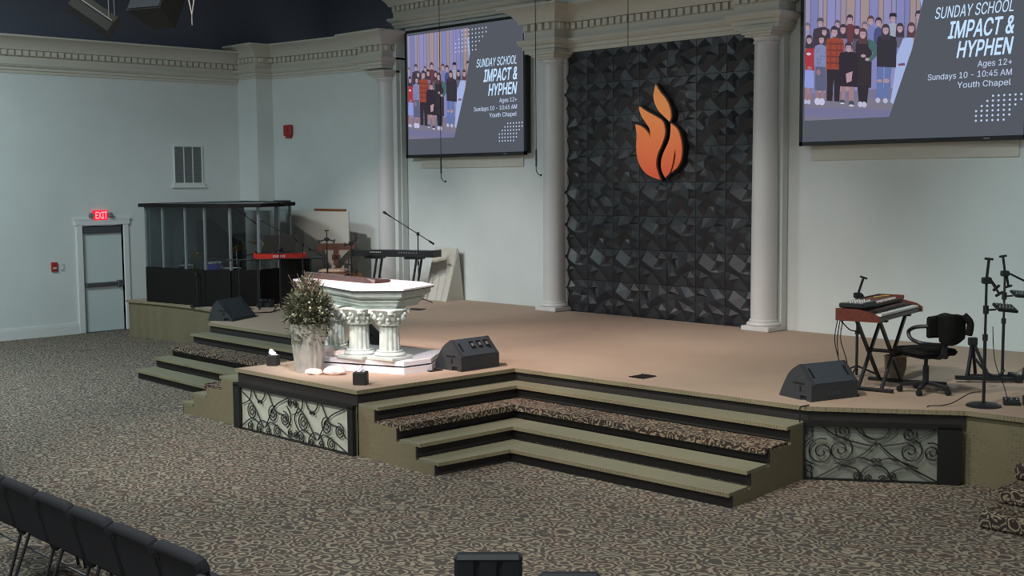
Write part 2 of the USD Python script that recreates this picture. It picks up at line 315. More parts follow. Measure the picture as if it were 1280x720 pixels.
# columns
def column(xc, yc, label, eng=False, wr=.26):
    t = thing('column', label, 'column', (xc, yc, S))
    z = lambda v: v - S
    obj('plinth', bx(-.27, .27, -.27, .25, 0, .085, .012), 'white_column', t)
    obj('base_ring', lathe([(0, .085), (.27, .085), (.285, .11), (.27, .14), (.235, .15), (.24, .17), (.228, .19), (0, .19)], 32), 'white_column', t)
    a = np.linspace(0, 1, 14); prof = [(0, .18)] + [(.218 - .03 * v ** 1.8, .18 + v * 4.58) for v in a] + [(0, 4.76)]
    obj('shaft', lathe(prof, 36), 'white_column', t)
    obj('capital_ring', lathe([(0, 4.7), (.2, 4.7), (.215, 4.725), (.2, 4.75), (.2, 4.78), (.24, 4.82), (0, 4.82)], 32), 'white_column', t)
    obj('abacus', [bx(-.25, .25, -.25, .25, 4.81, 4.85), bx(-.29, .29, -.29, .26, 4.85, 4.89), bx(-.33, .33, -.33, .26, 4.89, 4.935)], 'cream_trim', t, smooth=False)
    obj('pilaster', bx(-.28, .36 if eng else wr, .12, .27, .0, 4.93), 'wall_paint', t, smooth=False)
    return t
column(-21.60, 17.26, 'round white column behind the black keyboard, left of the left screen', True)
column(-16.51, 17.27, 'round white column between the left screen and the black faceted wall', wr=.22)
column(-11.70, 17.27, 'round white column between the black faceted wall and the right screen')

# black faceted feature wall: 64 moulded panels
fw = thing('feature_wall', 'black wall of faceted three-dimensional panels between the two middle columns', 'wall panelling')
x0, x1, z0, z1 = -16.44, -11.98, .8, 5.735
obj('batten', bx(x0, x1, YB - .06, YB, z0 + .005, z1), 'lifted_black', fw, smooth=False)
def facet_panel(seed, wd, ht):
    r = np.random.default_rng(seed); E = [.0, .27, .52, .78, 1.0]; pts, h = [], []; rim = []
    for i in range(5):
        for j in range(5):
            edge = i in (0, 4) or j in (0, 4); x, y = E[i], E[j]
            if not edge: x += r.uniform(-.09, .09); y += r.uniform(-.09, .09)
            pts.append((x, y)); h.append(.006 if edge else (.075 + r.uniform(-.015, .012) if (i + j) % 2 == 0 else r.uniform(.0, .014)))
    for k in range(5): pts.append((r.uniform(.15, .85), r.uniform(.15, .85))); h.append(r.uniform(.01, .035))
    P = np.array(pts); tri = Delaunay(P).simplices; V = np.c_[P[:, 0] * wd, -np.array(h), P[:, 1] * ht]
    F = [t if np.cross(V[t[1]] - V[t[0]], V[t[2]] - V[t[0]])[1] < 0 else t[::-1] for t in tri]
    rim = [0, 5, 10, 15, 20, 21, 22, 23, 24, 19, 14, 9, 4, 3, 2, 1]; n = len(V); V = np.vstack([V, V[rim] + [0, .03, 0]]); q = len(rim)
    for k in range(q):
        a, b = rim[k], rim[(k + 1) % q]; F += [[a, n + k, n + (k + 1) % q], [a, n + (k + 1) % q, b]]
    return trimesh.Trimesh(V, F, process=False)
nx, nz = 7, 8; pw, ph = (x1 - x0) / nx, (z1 - z0) / nz
protos = [facet_panel(s, pw - .008, ph - .008) for s in (11, 23, 5)]
for j in range(nz):
    for i in range(nx):
        m = protos[RNG.choice((0, 0, 1, 2))].copy()
        if RNG.random() < .25: m.vertices[:, 0] = pw - .008 - m.vertices[:, 0]; m.invert()
        obj('panel', move(m, (x0 + i * pw + .004, YB - .09, z0 + j * ph + .004)), RNG.choice(('panel_black', 'panel_black', 'panel_black_b')), fw, smooth=False)

# flame emblem on it
fe = thing('flame_emblem', 'orange flame emblem in three pieces with black edge on the faceted wall', 'emblem', (-13.925, YB - .285, 4.142))
FL = {'a': [(-.059, .845), (-.091, .745), (-.107, .631), (-.074, .514), (.009, .382), (.156, .26), (.254, .18), (.286, .268), (.26, .421), (.171, .578), (.04, .712)],
 'b': [(-.526, .164), (-.492, -.025), (-.502, -.207), (-.481, -.416), (-.413, -.574), (-.271, -.719), (-.087, -.799), (.055, -.834), (-.004, -.709), (-.045, -.554), (-.012, -.387), (.076, -.222), (.151, -.045), (.141, .108), (.075, .213), (-.073, .296), (-.257, .381), (-.425, .479), (-.435, .428), (-.374, .296), (-.273, .175), (-.189, .056), (-.179, -.112), (-.212, -.021), (-.306, .073), (-.407, .134)],
 'c': [(.28, .149), (.271, -.049), (.23, -.175), (.126, -.352), (.071, -.504), (.078, -.659), (.16, -.796), (.258, -.712), (.322, -.56), (.353, -.407), (.379, -.294), (.392, -.408), (.361, -.56), (.306, -.7), (.419, -.625), (.498, -.512), (.53, -.361), (.519, -.183), (.464, -.017), (.383, .087)]}
def sharp(pts):                                                    # smooth the curves, keep the tips
    P = np.array(pts); k = len(P); out = []; tip = []
    for i in range(k):
        a, b = P[i] - P[i - 1], P[(i + 1) % k] - P[i]; tip.append((a @ b) / (np.linalg.norm(a) * np.linalg.norm(b)) < .35)
    st = [i for i in range(k) if tip[i]] or [0]
    for q, s in enumerate(st):
        e = st[(q + 1) % len(st)]; seq = [P[(s + u) % k] for u in range(((e - s) % k or k) + 1)]
        out += list(spline(seq, 5)[:-1])
    return Polygon(out).buffer(0)
shapes = {k: sharp(v) for k, v in FL.items()}
for k, g in shapes.items():
    g = max(getattr(g, 'geoms', [g]), key=lambda q: q.area)
    ob = g.buffer(.022, join_style=1)
    obj('edge_backing', xz(ob, -.0, .10), 'iron', fe, label='black backing edge')
    obj('flame_piece', xz(g, -.03, .0), 'flame', fe)

# ------------------------------------------------------------------ stage
OUT = [(-24.97, 12.67), (-23.8, 12.85), (-22.6, 12.9), (-21.3, 12.8), (-19.65, 11.55), (-14.52, 11.5), (-14.52, 8.93), (-11.86, 8.95), (-11.74, 11.5), (-7.36, 11.72), (-5.98, 12.65), (-4.0, 12.75), (2.0, 12.95), (2.0, 17.54), (-11.9, 17.54), (-11.9, 17.38), (-16.42, 17.38), (-16.42, 17.54), (-21.26, 17.54), (-21.26, 17.27), (-22.1, 17.27), (-25.44, 16.84), (-25.44, 16.39), (-26.26, 16.39), (-26.26, 14.2), (-25.2, 14.2)]
st = thing('stage', 'long raised stage with tan carpet and black fascia across the front of the hall', 'stage')
core = Polygon(OUT)
obj('stage_core', prism(core.buffer(-.03, join_style=2), 0, .76), 'side_carpet', st, smooth=False)
obj('stage_carpet', prism(core, .765, .8), 'stage_carpet', st, smooth=False)
front = OUT[3:12]
def ribbon(path, off, th, z0, z1):                                 # a strip standing along a plan path; path runs left to right, outward = right-hand side
    return sweep(path, [(off, z0), (off + th, z0), (off + th, z1), (off, z1)])
obj('nosing', ribbon(OUT[0:12] + [OUT[12]], -.005, .022, .755, .802), 'nosing', st, smooth=False, label='dotted carpet nosing')
obj('fascia', ribbon(OUT[4:11], -.035, .02, .60, .757), 'riser_black', st, smooth=False, label='black fascia board')

def flight(name, label, corners):                                  # corners: per level (outer end at front, inner corner, far end)
    t = thing(name, label, 'steps')
    n = len(corners)
    for k in range(n):
        z = .64 - .16 * k; path = corners[k]; inner = PREV if k == 0 else corners[k - 1]
        poly = Polygon(list(path) + list(reversed(inner)))
        mt = 'scroll_tread' if k == 1 else 'tread_carpet'
        obj('tread', prism(poly.buffer(0), z - .035, z), mt, t, smooth=False, label='dark scroll-patterned tread' if k == 1 else None)
        if k == 1: obj('nosing', ribbon(path, -.005, .04, z - .06, z + .012), mt, t, smooth=False)
        else: obj('nosing', ribbon(path, -.005, .022, z - .04, z + .002), 'nosing', t, smooth=False)
        obj('riser', ribbon(path, -.06, .02, z - .16, z - .036), 'riser_black', t, smooth=False)
        e0, e1 = path[0], path[-1]
    for side in (0, -1):                                           # stepped end panels
        prof = []; 
        base = np.array(PREV[side], float); ends = [np.array(c[side], float) for c in corners]; dirv = ends[-1] - base; dirv /= np.linalg.norm(dirv)
        s = [0] + [float((e - base) @ dirv) - .055 for e in ends]; pts = [(0, 0)]
        pts = [(s[-1], 0), (-.0, 0), (0, .64 - .035)]
        for k in range(n):
            z = .64 - .16 * k - .037; pts += [(s[k + 1], z), (s[k + 1], z - .16 if k < n - 1 else 0)]
        m = prism(Polygon(pts).buffer(0), 0, .05); v = m.vertices; inward = np.array(corners[0][1], float) - base; nrm = np.array([-dirv[1], dirv[0]]); nrm = nrm if nrm @ inward > 0 else -nrm
        m.vertices = np.c_[base[0] + v[:, 0] * dirv[0] + v[:, 2] * nrm[0], base[1] + v[:, 0] * dirv[1] + v[:, 2] * nrm[1], v[:, 1]]
        trimesh.repair.fix_normals(m); obj('end_panel', m, 'stringer', t, smooth=False)
    return t
PREV = [(-11.86, 8.97), (-11.74, 11.5), (-7.36, 11.7)]
flight('step_flight', 'four carpeted steps wrapping the right side of the pulpit platform', [[(-11.49, 8.96), (-11.42, 11.22), (-7.33, 11.30)], [(-11.06, 8.95), (-11.03, 10.8), (-7.28, 10.83)], [(-10.70, 8.94), (-10.66, 10.4), (-7.24, 10.43)], [(-10.36, 8.92), (-10.28, 9.99), (-7.20, 10.06)]])
PREV = [(-19.65, 11.53), (-14.52, 11.5), (-14.52, 8.95)]
flight('step_flight', 'four carpeted steps left of the pulpit platform, behind the plant', [[(-19.68, 11.2), (-14.95, 11.12), (-15.0, 8.96)], [(-19.5, 10.68), (-15.36, 10.6), (-15.38, 8.95)], [(-19.5, 10.37), (-15.72, 10.25), (-15.73, 8.94)], [(-19.42, 9.98), (-16.02, 9.82), (-16.0, 8.92)]])

# wrought-iron scroll panels in the stage front
def spiral(cx, cz, r, turns, a0, sgn=1, n=26):
    a = np.linspace(0, turns * 2 * np.pi, n); rr = r * (1 - .86 * a / a[-1]) if turns > .6 else np.full(n, r)
    return np.c_[cx + rr * np.cos(a0 + sgn * a), cz + rr * np.sin(a0 + sgn * a)]
def scroll(p0, mid, r, turns, sgn, a0):                            # a stem that ends in a spiral
    c = np.array(mid, float); s = spiral(c[0], c[1], r, turns, a0, sgn); return np.vstack([spline([p0, ((p0[0] + s[0][0]) / 2, (p0[1] + s[0][1]) / 2), s[0]], 4)[:-1], s])
def iron_panel(a, b, label, curves, post, z1=.6, back='backing'):
    A, B = np.array(a, float), np.array(b, float); L = float(np.linalg.norm(B - A)); ang = math.degrees(math.atan2(*(B - A)[::-1]))
    t = thing('iron_scroll_panel', label, 'grille', (*a, 0), ang)
    obj('backing_board', bx(.0, L, .02, .04,   .0, z1), back, t, smooth=False, label='pale grey-green backing board')
    fr = [bx(0, L, -.03, .03, z1 - .03, z1 + .02), bx(0, L, -.02, .03, .0, .02)]
    obj('rail', fr[0], 'iron', t, smooth=False); obj('rail', fr[1], 'iron', t, smooth=False)
    for s0, s1 in post: obj('post', bx(s0 * L, s1 * L, -.03, .035, 0, z1), 'iron', t, smooth=False)
    for c in curves(L, z1):
        c = np.asarray(c); obj('scroll', tube(np.c_[c[:, 0], np.full(len(c), -.012), np.clip(c[:, 1], .012, z1 - .02)], .008, 6), 'iron', t)
    return t
def curves_front(L, h):
    out = []
    for q in (0, 1):
        o, w = .2 + q * (L - .3) / 2, (L - .3) / 2
        X = lambda u: o + u * w
        Z = lambda v: v * h
        out += [spline([(X(0), Z(.86)), (X(.22), Z(.62)), (X(.42), Z(.16))], 6), spline([(X(.92), Z(.92)), (X(.66), Z(.68)), (X(.46), Z(.16))], 6), spline([(X(.2), Z(1)), (X(.16), Z(.72)), (X(0), Z(.58))], 6), spline([(X(.52), Z(.98)), (X(.66), Z(.6)), (X(.82), Z(.52)), (X(.95), Z(.34))], 6)]
        out += [spiral(X(.2), Z(.46), .115, 2.2, 1.6, 1), spiral(X(.62), Z(.5), .115, 2.2, 1.2, 1), spiral(X(.84), Z(.45), .10, 2.2, 1.8, -1), spiral(X(.15), Z(.12), .07, 1.8, 1.5, -1), spiral(X(.7), Z(.13), .09, 2.0, 1.5, 1)]
        out += [np.c_[X(.42) + .16 * np.cos(np.linspace(0, np.pi, 18)), Z(.02) + .17 * np.sin(np.linspace(0, np.pi, 18))], spiral(X(.34), Z(.07), .05, 1.5, 0, 1), spiral(X(.52), Z(.07), .05, 1.5, np.pi, -1)]
        out += [np.c_[X(.36) + .13 * np.cos(np.linspace(np.pi, 2 * np.pi, 18)), Z(.98) + .15 * np.sin(np.linspace(np.pi, 2 * np.pi, 18))], spiral(X(.34), Z(.7), .03, 1.2, 0, 1), spiral(X(.39), Z(.7), .03, 1.2, np.pi, -1)]
        out += [spline([(X(.46), Z(.16)), (X(.6), Z(.3)), (X(.98), Z(.03))], 6), spline([(X(.4), Z(.16)), (X(.2), Z(.3)), (X(.0), Z(.1))], 6)]
    c = .2 + (L - .3) / 2
    for s in (-1, 1):
        out += [spiral(c + s * .055, .83 * h, .05, 1.8, -1.57, s), spiral(c + s * .06, .16 * h, .055, 1.8, 1.57, -s), np.c_[c + s * (.13 - .09 * np.sin(np.linspace(0, np.pi, 14))), h * np.linspace(.26, .74, 14)]]
    out += [spline([(L - .05 - .03 * math.sin(k * 2.1), h * k / 9) for k in range(1, 9)], 4), spline([(.07 + .04 * math.sin(k * 2.1), h * k / 9) for k in range(1, 9)], 4)]
    return out
def curves_right(L, h):
    X = lambda u: u * L * .855
    Z = lambda v: v * h
    out = [spline([(X(.12), Z(1)), (X(.26), Z(.78)), (X(.5), Z(.64)), (X(.55), Z(.7))], 6), spline([(X(.1), Z(.03)), (X(.3), Z(.3)), (X(.46), Z(.5)), (X(.55), Z(.72))], 6), spline([(X(1), Z(.04)), (X(.8), Z(.28)), (X(.65), Z(.5)), (X(.57), Z(.68))], 6), spline([(X(1), Z(.98)), (X(.82), Z(.74)), (X(.6), Z(.64))], 6)]
    out += [spline([(X(.38), Z(.98)), (X(.45), Z(.82)), (X(.55), Z(.74)), (X(.66), Z(.84)), (X(.72), Z(.98))], 6), np.c_[X(.54) + .15 * np.cos(np.linspace(np.pi, 2 * np.pi, 16)), Z(.98) + .14 * np.sin(np.linspace(np.pi, 2 * np.pi, 16))]]
    out += [spiral(X(.14), Z(.5), .155, 1.9, 1.2, 1), spiral(X(.28), Z(.55), .155, 1.9, 2.2, -1), spiral(X(.3), Z(.88), .085, 1.7, 2.9, 1), spiral(X(.8), Z(.56), .14, 1.7, 1.6, -1), spiral(X(.96), Z(.55), .11, 2, 2, -1), spiral(X(.79), Z(.86), .08, 1.6, .3, -1)]
    out += [spline([(X(.28), Z(.29)), (X(.4), Z(.22)), (X(.45), Z(.08))], 6), spiral(X(.41), Z(.09), .05, 1.6, 0, 1), np.c_[X(.545) + .17 * np.cos(np.linspace(0, np.pi, 18)), Z(.0) + .19 * np.sin(np.linspace(0, np.pi, 18))], spline([(X(.24), Z(.3)), (X(.42), Z(.42)), (X(.54), Z(.36)), (X(.66), Z(.42)), (X(.86), Z(.26))], 6), spline([(X(.78), Z(.28)), (X(.68), Z(.2)), (X(.63), Z(.06))], 6), spiral(X(.67), Z(.1), .05, 1.6, 3.1, -1), spiral(X(.49), Z(.06), .04, 1.5, 0, 1), spiral(X(.6), Z(.06), .04, 1.5, 3.1, -1), spiral(X(.53), Z(.37), .03, 1.2, 0, 1), spiral(X(.57), Z(.37), .03, 1.2, 3.1, -1)]
    out += [np.c_[X(.045) + .035 * np.cos(np.linspace(0, 6.3, 16)), Z(v) + .04 * np.sin(np.linspace(0, 6.3, 16))] for v in (.08, .2, .86, .95)] + [spline([(X(.07), Z(.78)), (X(.005), Z(.6)), (X(.02), Z(.36)), (X(.08), Z(.28))], 6)]
    out += [spline([(L * .88, Z(v)), (L * .93, Z(v + .02)), (L * .98, Z(v + .08))], 4) for v in (.12, .4, .66, .88)]
    return out
iron_panel((-14.51, 8.89), (-11.87, 8.91), 'long wrought-iron scroll grille on the pulpit platform front', curves_front, [(0, .055), (.962, 1)], .6, 'backing_lit')
iron_panel((-7.37, 11.66), (-6.0, 12.59), 'wrought-iron scroll grille below the right floor monitor', curves_right, [(0, .012), (.855, 1)], .63)

# ------------------------------------------------------------------ the two displays and their slide
def slant_text(txt, x1, zb, h, width, slant, bold):                # lettering that ends at x1, baseline zb
    m = meshkit.text_mesh(txt, h, .003, bold); v = m.vertices
    v[:, 0] -= v[:, 0].min(); v[:, 0] *= width / v[:, 0].max(); v[:, 0] += slant * v[:, 1]
    m.vertices = np.c_[v[:, 0] + x1 - width, -.004 - v[:, 2], v[:, 1] + zb]; return m
PX = lambda x, y: (.00307 * x - .026, -(.4065 + .00283 * y + .000333 * x))
def picture():
    V, F, C = [], [], []; lay = [0]
    def poly(pts, rgb):
        p = Polygon(pts)
        if not p.is_valid: p = p.buffer(0)
        p = p.intersection(AREA)
        for g in getattr(p, 'geoms', [p]):
            if g.is_empty or g.geom_type != 'Polygon': continue
            tv, tf = trimesh.creation.triangulate_polygon(g, engine='earcut'); n = len(V)
            lay[0] += 1; dd = -.0005 - .00006 * lay[0]
            V.extend([(a, dd, b) for a, b in tv]); C.extend([lin([c * .8 + m * .2 for c, m in zip(rgb, (104, 100, 116))])] * len(tv)); F.extend([[n + q for q in t] for t in tf])
    AREA = Polygon([(.08, -.11), (2.04, -.11), (2.09, -.637), (1.93, -1.34), (1.575, -2.33), (.09, -2.33)])
    Q = lambda *pts: [PX(*p) for p in pts]
    def oval(x, y, rx, ry, rgb, n=14):
        poly(Q(*[(x + rx * math.cos(t), y + ry * math.sin(t)) for t in np.arange(n) * 2 * np.pi / n]), rgb)
    poly(AREA.exterior.coords, (120, 118, 150))
    r = random.Random(4); x = .08; tones = [(148, 148, 206), (160, 152, 190), (164, 146, 160), (136, 140, 200), (172, 150, 146), (150, 148, 196), (158, 122, 112), (128, 134, 188)]
    while x < 2.1:
        wd = r.uniform(.07, .17); poly([(x, -.1), (x + wd - .008, -.1), (x + wd - .008, -1.9), (x, -1.9)], (96, 88, 116)); poly([(x + .008, -.1), (x + wd - .006, -.1), (x + wd - .006, -1.9), (x + .008, -1.9)], r.choice(tones)); x += wd
    poly(Q((660, -110), (705, -110), (700, 60), (685, 70)), (160, 190, 255))
    poly(Q((20, 540), (560, 520), (560, 720), (20, 720)), (126, 122, 140)); poly(Q((20, 600), (560, 580), (560, 640), (20, 650)), (118, 118, 156))
    skin, skin2, hair, dark, brown = (190, 156, 166), (160, 122, 128), (58, 50, 60), (46, 42, 50), (84, 58, 60)
    def head(x, y, hc, s=1., long=False, sk=skin, cap=None):
        if long: poly(Q((x - 19 * s, y - 8), (x + 19 * s, y - 8), (x + 22 * s, y + 45 * s), (x - 22 * s, y + 45 * s)), hc)
        oval(x, y - 5 * s, 19 * s, 23 * s, hc); oval(x, y + 2 * s, 14 * s, 20 * s, sk)
        poly(Q((x - 15 * s, y - 10 * s), (x + 15 * s, y - 10 * s), (x + 12 * s, y - 22 * s), (x - 12 * s, y - 22 * s)), cap or hc)
        if cap: poly(Q((x - 21 * s, y - 8 * s), (x + 21 * s, y - 8 * s), (x + 17 * s, y - 26 * s), (x - 17 * s, y - 26 * s)), cap)
        for e in (-5, 5): oval(x + e * s, y, 2.2 * s, 1.8 * s, (60, 44, 56), 6)
        oval(x, y + 11 * s, 5 * s, 2 * s, (206, 170, 176), 6)
    def torso(x0, x1, y0, y1, rgb):
        poly(Q((x0 + 6, y0 + 10), ((x0 + x1) / 2 - 8, y0), ((x0 + x1) / 2 + 8, y0), (x1 - 6, y0 + 10), (x1, y0 + 40), (x1 - 2, y1), (x0 + 2, y1), (x0, y0 + 40)), rgb)
    # back row
    torso(82, 185, 150, 330, (62, 50, 58)); head(125, 125, (70, 64, 74), cap=(78, 76, 92))
    torso(265, 332, 130, 230, (104, 52, 58)); head(295, 105, hair)
    torso(200, 250, 150, 240, (60, 56, 70)); head(225, 133, (90, 80, 90), .9)
    torso(390, 440, 140, 240, (120, 130, 190)); head(412, 110, brown)
    torso(430, 482, 145, 240, (70, 78, 128)); head(455, 118, hair)
    torso(505, 560, 120, 240, (170, 176, 196)); head(533, 95, hair, cap=(34, 34, 44))
    head(50, 150, (110, 100, 120), .9)
    torso(118, 178, 200, 320, (70, 60, 76)); head(150, 175, hair, long=True)
    torso(228, 285, 190, 300, (130, 120, 158)); head(258, 160, hair, 1.1, True)
    torso(312, 362, 190, 300, (90, 80, 100)); head(337, 165, hair, 1., True)
    torso(360, 405, 160, 250, (120, 124, 180)); head(380, 140, (120, 104, 120), .95)
    torso(548, 598, 170, 250, (100, 96, 120)); head(572, 148, hair, 1.05, True)
    head(670, 82, hair, 1.05); 
    poly(Q((590, 200), (640, 192), (650, 260), (600, 420), (560, 560), (528, 540), (545, 420), (556, 290)), (176, 196, 246)); poly(Q((565, 335), (600, 328), (604, 342), (568, 346)), (120, 80, 110)); head(632, 146, brown, 1.1, True)
    # front row
    poly(Q((40, 480), (55, 480), (58, 560), (38, 560)), skin2); poly(Q((62, 480), (78, 480), (76, 560), (60, 560)), skin2)
    poly(Q((40, 385), (88, 385), (94, 488), (36, 488)), (150, 166, 240)); torso(38, 98, 255, 390, (176, 50, 56)); oval(66, 378, 14, 10, skin2); oval(60, 300, 14, 8, (220, 210, 230)); head(62, 222, hair, 1.05, True)
    for x in (44, 64): oval(x, 568, 11, 13, (200, 200, 236))
    poly(Q((104, 490), (122, 490), (126, 550), (104, 550)), skin2); poly(Q((132, 490), (152, 490), (156, 550), (136, 550)), skin2)
    poly(Q((102, 360), (160, 360), (168, 500), (98, 500)), (92, 96, 124)); torso(92, 168, 245, 368, (132, 142, 186)); oval(120, 400, 12, 16, skin2); head(135, 218, hair, 1.05)
    r = random.Random(8)
    for k in range(30): oval(r.uniform(108, 158), r.uniform(262, 358), 2.5, 2.5, (80, 84, 120), 5)
    for x in (116, 142): oval(x, 562, 18, 20, (216, 214, 246))
    poly(Q((168, 365), (252, 365), (244, 555), (214, 555), (210, 430), (204, 555), (170, 555)), (42, 36, 40)); torso(162, 266, 205, 380, (160, 66, 44))
    for y in (235, 270, 305, 340): poly(Q((168, y), (262, y), (262, y + 9), (168, y + 9)), (110, 52, 46))
    for x in (186, 222, 246): poly(Q((x, 225), (x + 7, 225), (x + 7, 372), (x, 372)), (126, 54, 44))
    head(210, 175, hair, 1.25)
    torso(332, 424, 212, 470, (44, 40, 44)); poly(Q((345, 460), (410, 460), (400, 560), (356, 560)), (40, 36, 42)); poly(Q((402, 205), (440, 225), (466, 280), (420, 330), (395, 322), (430, 285), (404, 250)), (66, 104, 104)); oval(398, 318, 12, 9, skin); oval(376, 300, 14, 9, skin); head(372, 182, brown, 1.2, True)
    for x in (364, 386): oval(x, 562, 14, 16, (204, 202, 236))
    poly(Q((456, 350), (490, 345), (488, 520), (452, 525)), (98, 120, 178)); poly(Q((496, 345), (534, 345), (516, 530), (490, 530)), (98, 120, 178)); oval(468, 430, 15, 9, (178, 150, 160)); oval(505, 428, 18, 12, (178, 150, 160)); torso(450, 558, 185, 355, (44, 42, 50)); head(497, 158, hair, 1.15, True)
    for x in (461, 502): oval(x, 534, 13, 14, (200, 200, 232))
    poly(Q((254, 470), (282, 470), (276, 548), (256, 548)), (168, 130, 134)); poly(Q((296, 470), (326, 470), (326, 560), (302, 560)), (168, 130, 134)); torso(238, 346, 278, 470, (40, 34, 42)); poly(Q((280, 400), (318, 385), (312, 440), (284, 450)), skin); head(293, 258, hair, 1.15)
    oval(262, 556, 16, 14, (70, 70, 92)); oval(314, 562, 16, 18, (70, 70, 92)); oval(314, 572, 14, 6, (220, 220, 240)); oval(262, 563, 13, 5, (220, 220, 240))
    m = trimesh.Trimesh(np.array(V), F, process=False); return m, np.array(C, np.float32)
PIC, PICC = picture()
def disc_grid(rows, u0, w0, du, dw, rad):
    out = []
    for k, (a, b) in enumerate(rows):
        for c in range(a, b):
            m = trimesh.creation.cylinder(rad, .003, sections=8); out.append(move(m, (u0 + c * du, -.006, -(w0 + k * dw)), rx=90))
    return out
def display(label, x, ztop, screw):
    t = thing('display', label, 'screen', (x, 17.36, ztop)); W, Hh, e = 3.70, 2.735, .055
    obj('housing', bx(.04, W - .04, .012, .17, -Hh + .04, -.04), 'black_plastic', t, smooth=False)
    obj('bezel', [bx(0, W, -.012, .03, -e, 0), bx(0, W, -.012, .03, -Hh, -Hh + e * 1.2), bx(0, e, -.012, .03, -Hh, 0), bx(W - e, W, -.012, .03, -Hh, 0)], 'black_plastic', t, smooth=False)
    sl = obj('slide', bx(e, W - e, .0, .01, -Hh + e, -e), 'slide_grey', t, smooth=False)
    p = obj('slide_picture', PIC, 'slide_photo', sl, smooth=False, label='group picture of young people before a plank wall')
    UsdGeom.PrimvarsAPI(p).CreatePrimvar('tint', Sdf.ValueTypeNames.Color3fArray, 'vertex').Set(Vt.Vec3fArray.FromNumpy(PICC))
    for txt, x1, w, h, wd, sk, bo, m in (('SUNDAY SCHOOL', 3.45, .935, .165, 1.17, .16, False, 'slide_text'), ('IMPACT &', 3.46, 1.235, .235, .97, .17, True, 'slide_text'), ('HYPHEN', 3.43, 1.52, .225, .80, .17, True, 'slide_text'), ('Ages 12+', 3.45, 1.675, .085, .50, .06, False, 'slide_small'), ('Sundays 10 - 10:45 AM', 3.45, 1.82, .085, 1.26, .06, False, 'slide_small'), ('Youth Chapel', 3.44, 1.96, .085, .79, .06, False, 'slide_small')):
        obj('slide_line', slant_text(txt, x1, -w, h, wd, sk, bo), m, sl, smooth=False)
    obj('dot_pattern', disc_grid([(2, 10), (2, 10), (1, 9), (0, 8), (0, 7), (0, 7)], 1.655, .154, .103, .083, .016), 'slide_small', sl, smooth=False, kind='stuff')
    obj('dot_pattern', disc_grid([(3, 9), (2, 9), (1, 8), (0, 7), (0, 7), (0, 6)], 2.945, 2.10, .0815, .069, .016), 'slide_small', sl, smooth=False, kind='stuff')
    obj('maker_mark', bx(W * .83, W * .83 + .09, -.016, -.012, -Hh + .025, -Hh + .045), 'grey_plastic', t, smooth=False)
    return t
display('smaller-looking wall screen left of the faceted wall, showing the Sunday school slide', -21.05, 6.56, 0)
display('large wall screen right of the faceted wall, cut off by the picture edge', -11.11, 6.565, 0)
struct('trim_6', [bx(-21.0 + .25, -17.6, YB - .03, YB, 3.6, 3.82), bx(-11.0, -7.6, YB - .03, YB, 3.6, 3.84)], 'cream_trim', smooth=False)

# ------------------------------------------------------------------ fixtures on the left walls
t = thing('exit_sign', 'small lit red EXIT sign with two lamp heads above the door', 'sign', (XL, 12.75, 2.62))
obj('sign_box', bx(0, .06, -.17, .17, -.11, .11, .01), 'exit_face', t)
tx = meshkit.text_mesh('EXIT', .15, .004, True); v = tx.vertices; v[:, 0] -= v[:, 0].mean(); v[:, 0] *= .28 / np.ptp(v[:, 0])
tx.vertices = np.c_[.062 + v[:, 2], v[:, 0], v[:, 1] - .075]; obj('lettering', tx, 'exit_red', t, smooth=False)
for s in (-1, 1): obj('lamp_head', move(lathe([(0, 0), (.04, .0), (.06, .07), (.05, .09), (0, .09)], 16), (.03, s * .23, -.02), ry=70), 'grey_plastic', t)
t = thing('pull_station', 'small red fire-alarm pull station on the wall left of the door', 'alarm', (XL, 11.66, 1.52)); obj('box', bx(0, .05, -.07, .07, -.1, .1, .01), 'plaster_red', t); obj('handle', bx(.05, .07, -.04, .04, -.05, -.01, .005), 'white_plastic', t)
t = thing('light_switch', 'pale light switch plate beside the red pull station', 'switch', (XL, 11.85, 1.50)); obj('plate', bx(0, .012, -.05, .05, -.08, .08, .004), 'white_plastic', t); obj('rocker', bx(.012, .022, -.02, .02, -.04, .04, .003), 'white_trim', t)
t = thing('fire_alarm', 'square red fire alarm horn high on the wall above the drum enclosure', 'alarm', (-24.88, 16.92, 4.55)); obj('box', bx(-.15, .15, -.08, 0, -.13, .13, .02), 'plaster_red', t); obj('strobe', bx(-.1, .02, -.1, -.08, -.02, .1, .01), 'plaster_red', t); obj('base', bx(-.1, .1, -.05, 0, -.18, -.13), 'plaster_red', t)
t = thing('air_grille', 'tall grey return-air grille with three louvred panels in white frame', 'vent', (XL, 15.0, 3.75))
obj('frame', [bx(0, .04, -.42, .42, -.52, -.42, .005), bx(0, .03, -.38, .38, .42, .46, .005), bx(0, .03, -.38, -.35, -.42, .42, .004), bx(0, .03, .35, .38, -.42, .42, .004), bx(0, .03, -.125, -.105, -.42, .42), bx(0, .03, .105, .125, -.42, .42), bx(0, .05, -.46, .46, -.54, -.51, .004)], 'white_trim', t, smooth=False)
for y in (-.235, 0, .235): obj('louvre_panel', [bx(0, .012, y - .105, y + .105, -.42, .42)] + [move(bx(-.012, .012, y - .105, y + .105, -.002, .002), (.02, 0, -.40 + k * .04), ry=35) for k in range(21)], 'vent_grey', t, smooth=False)

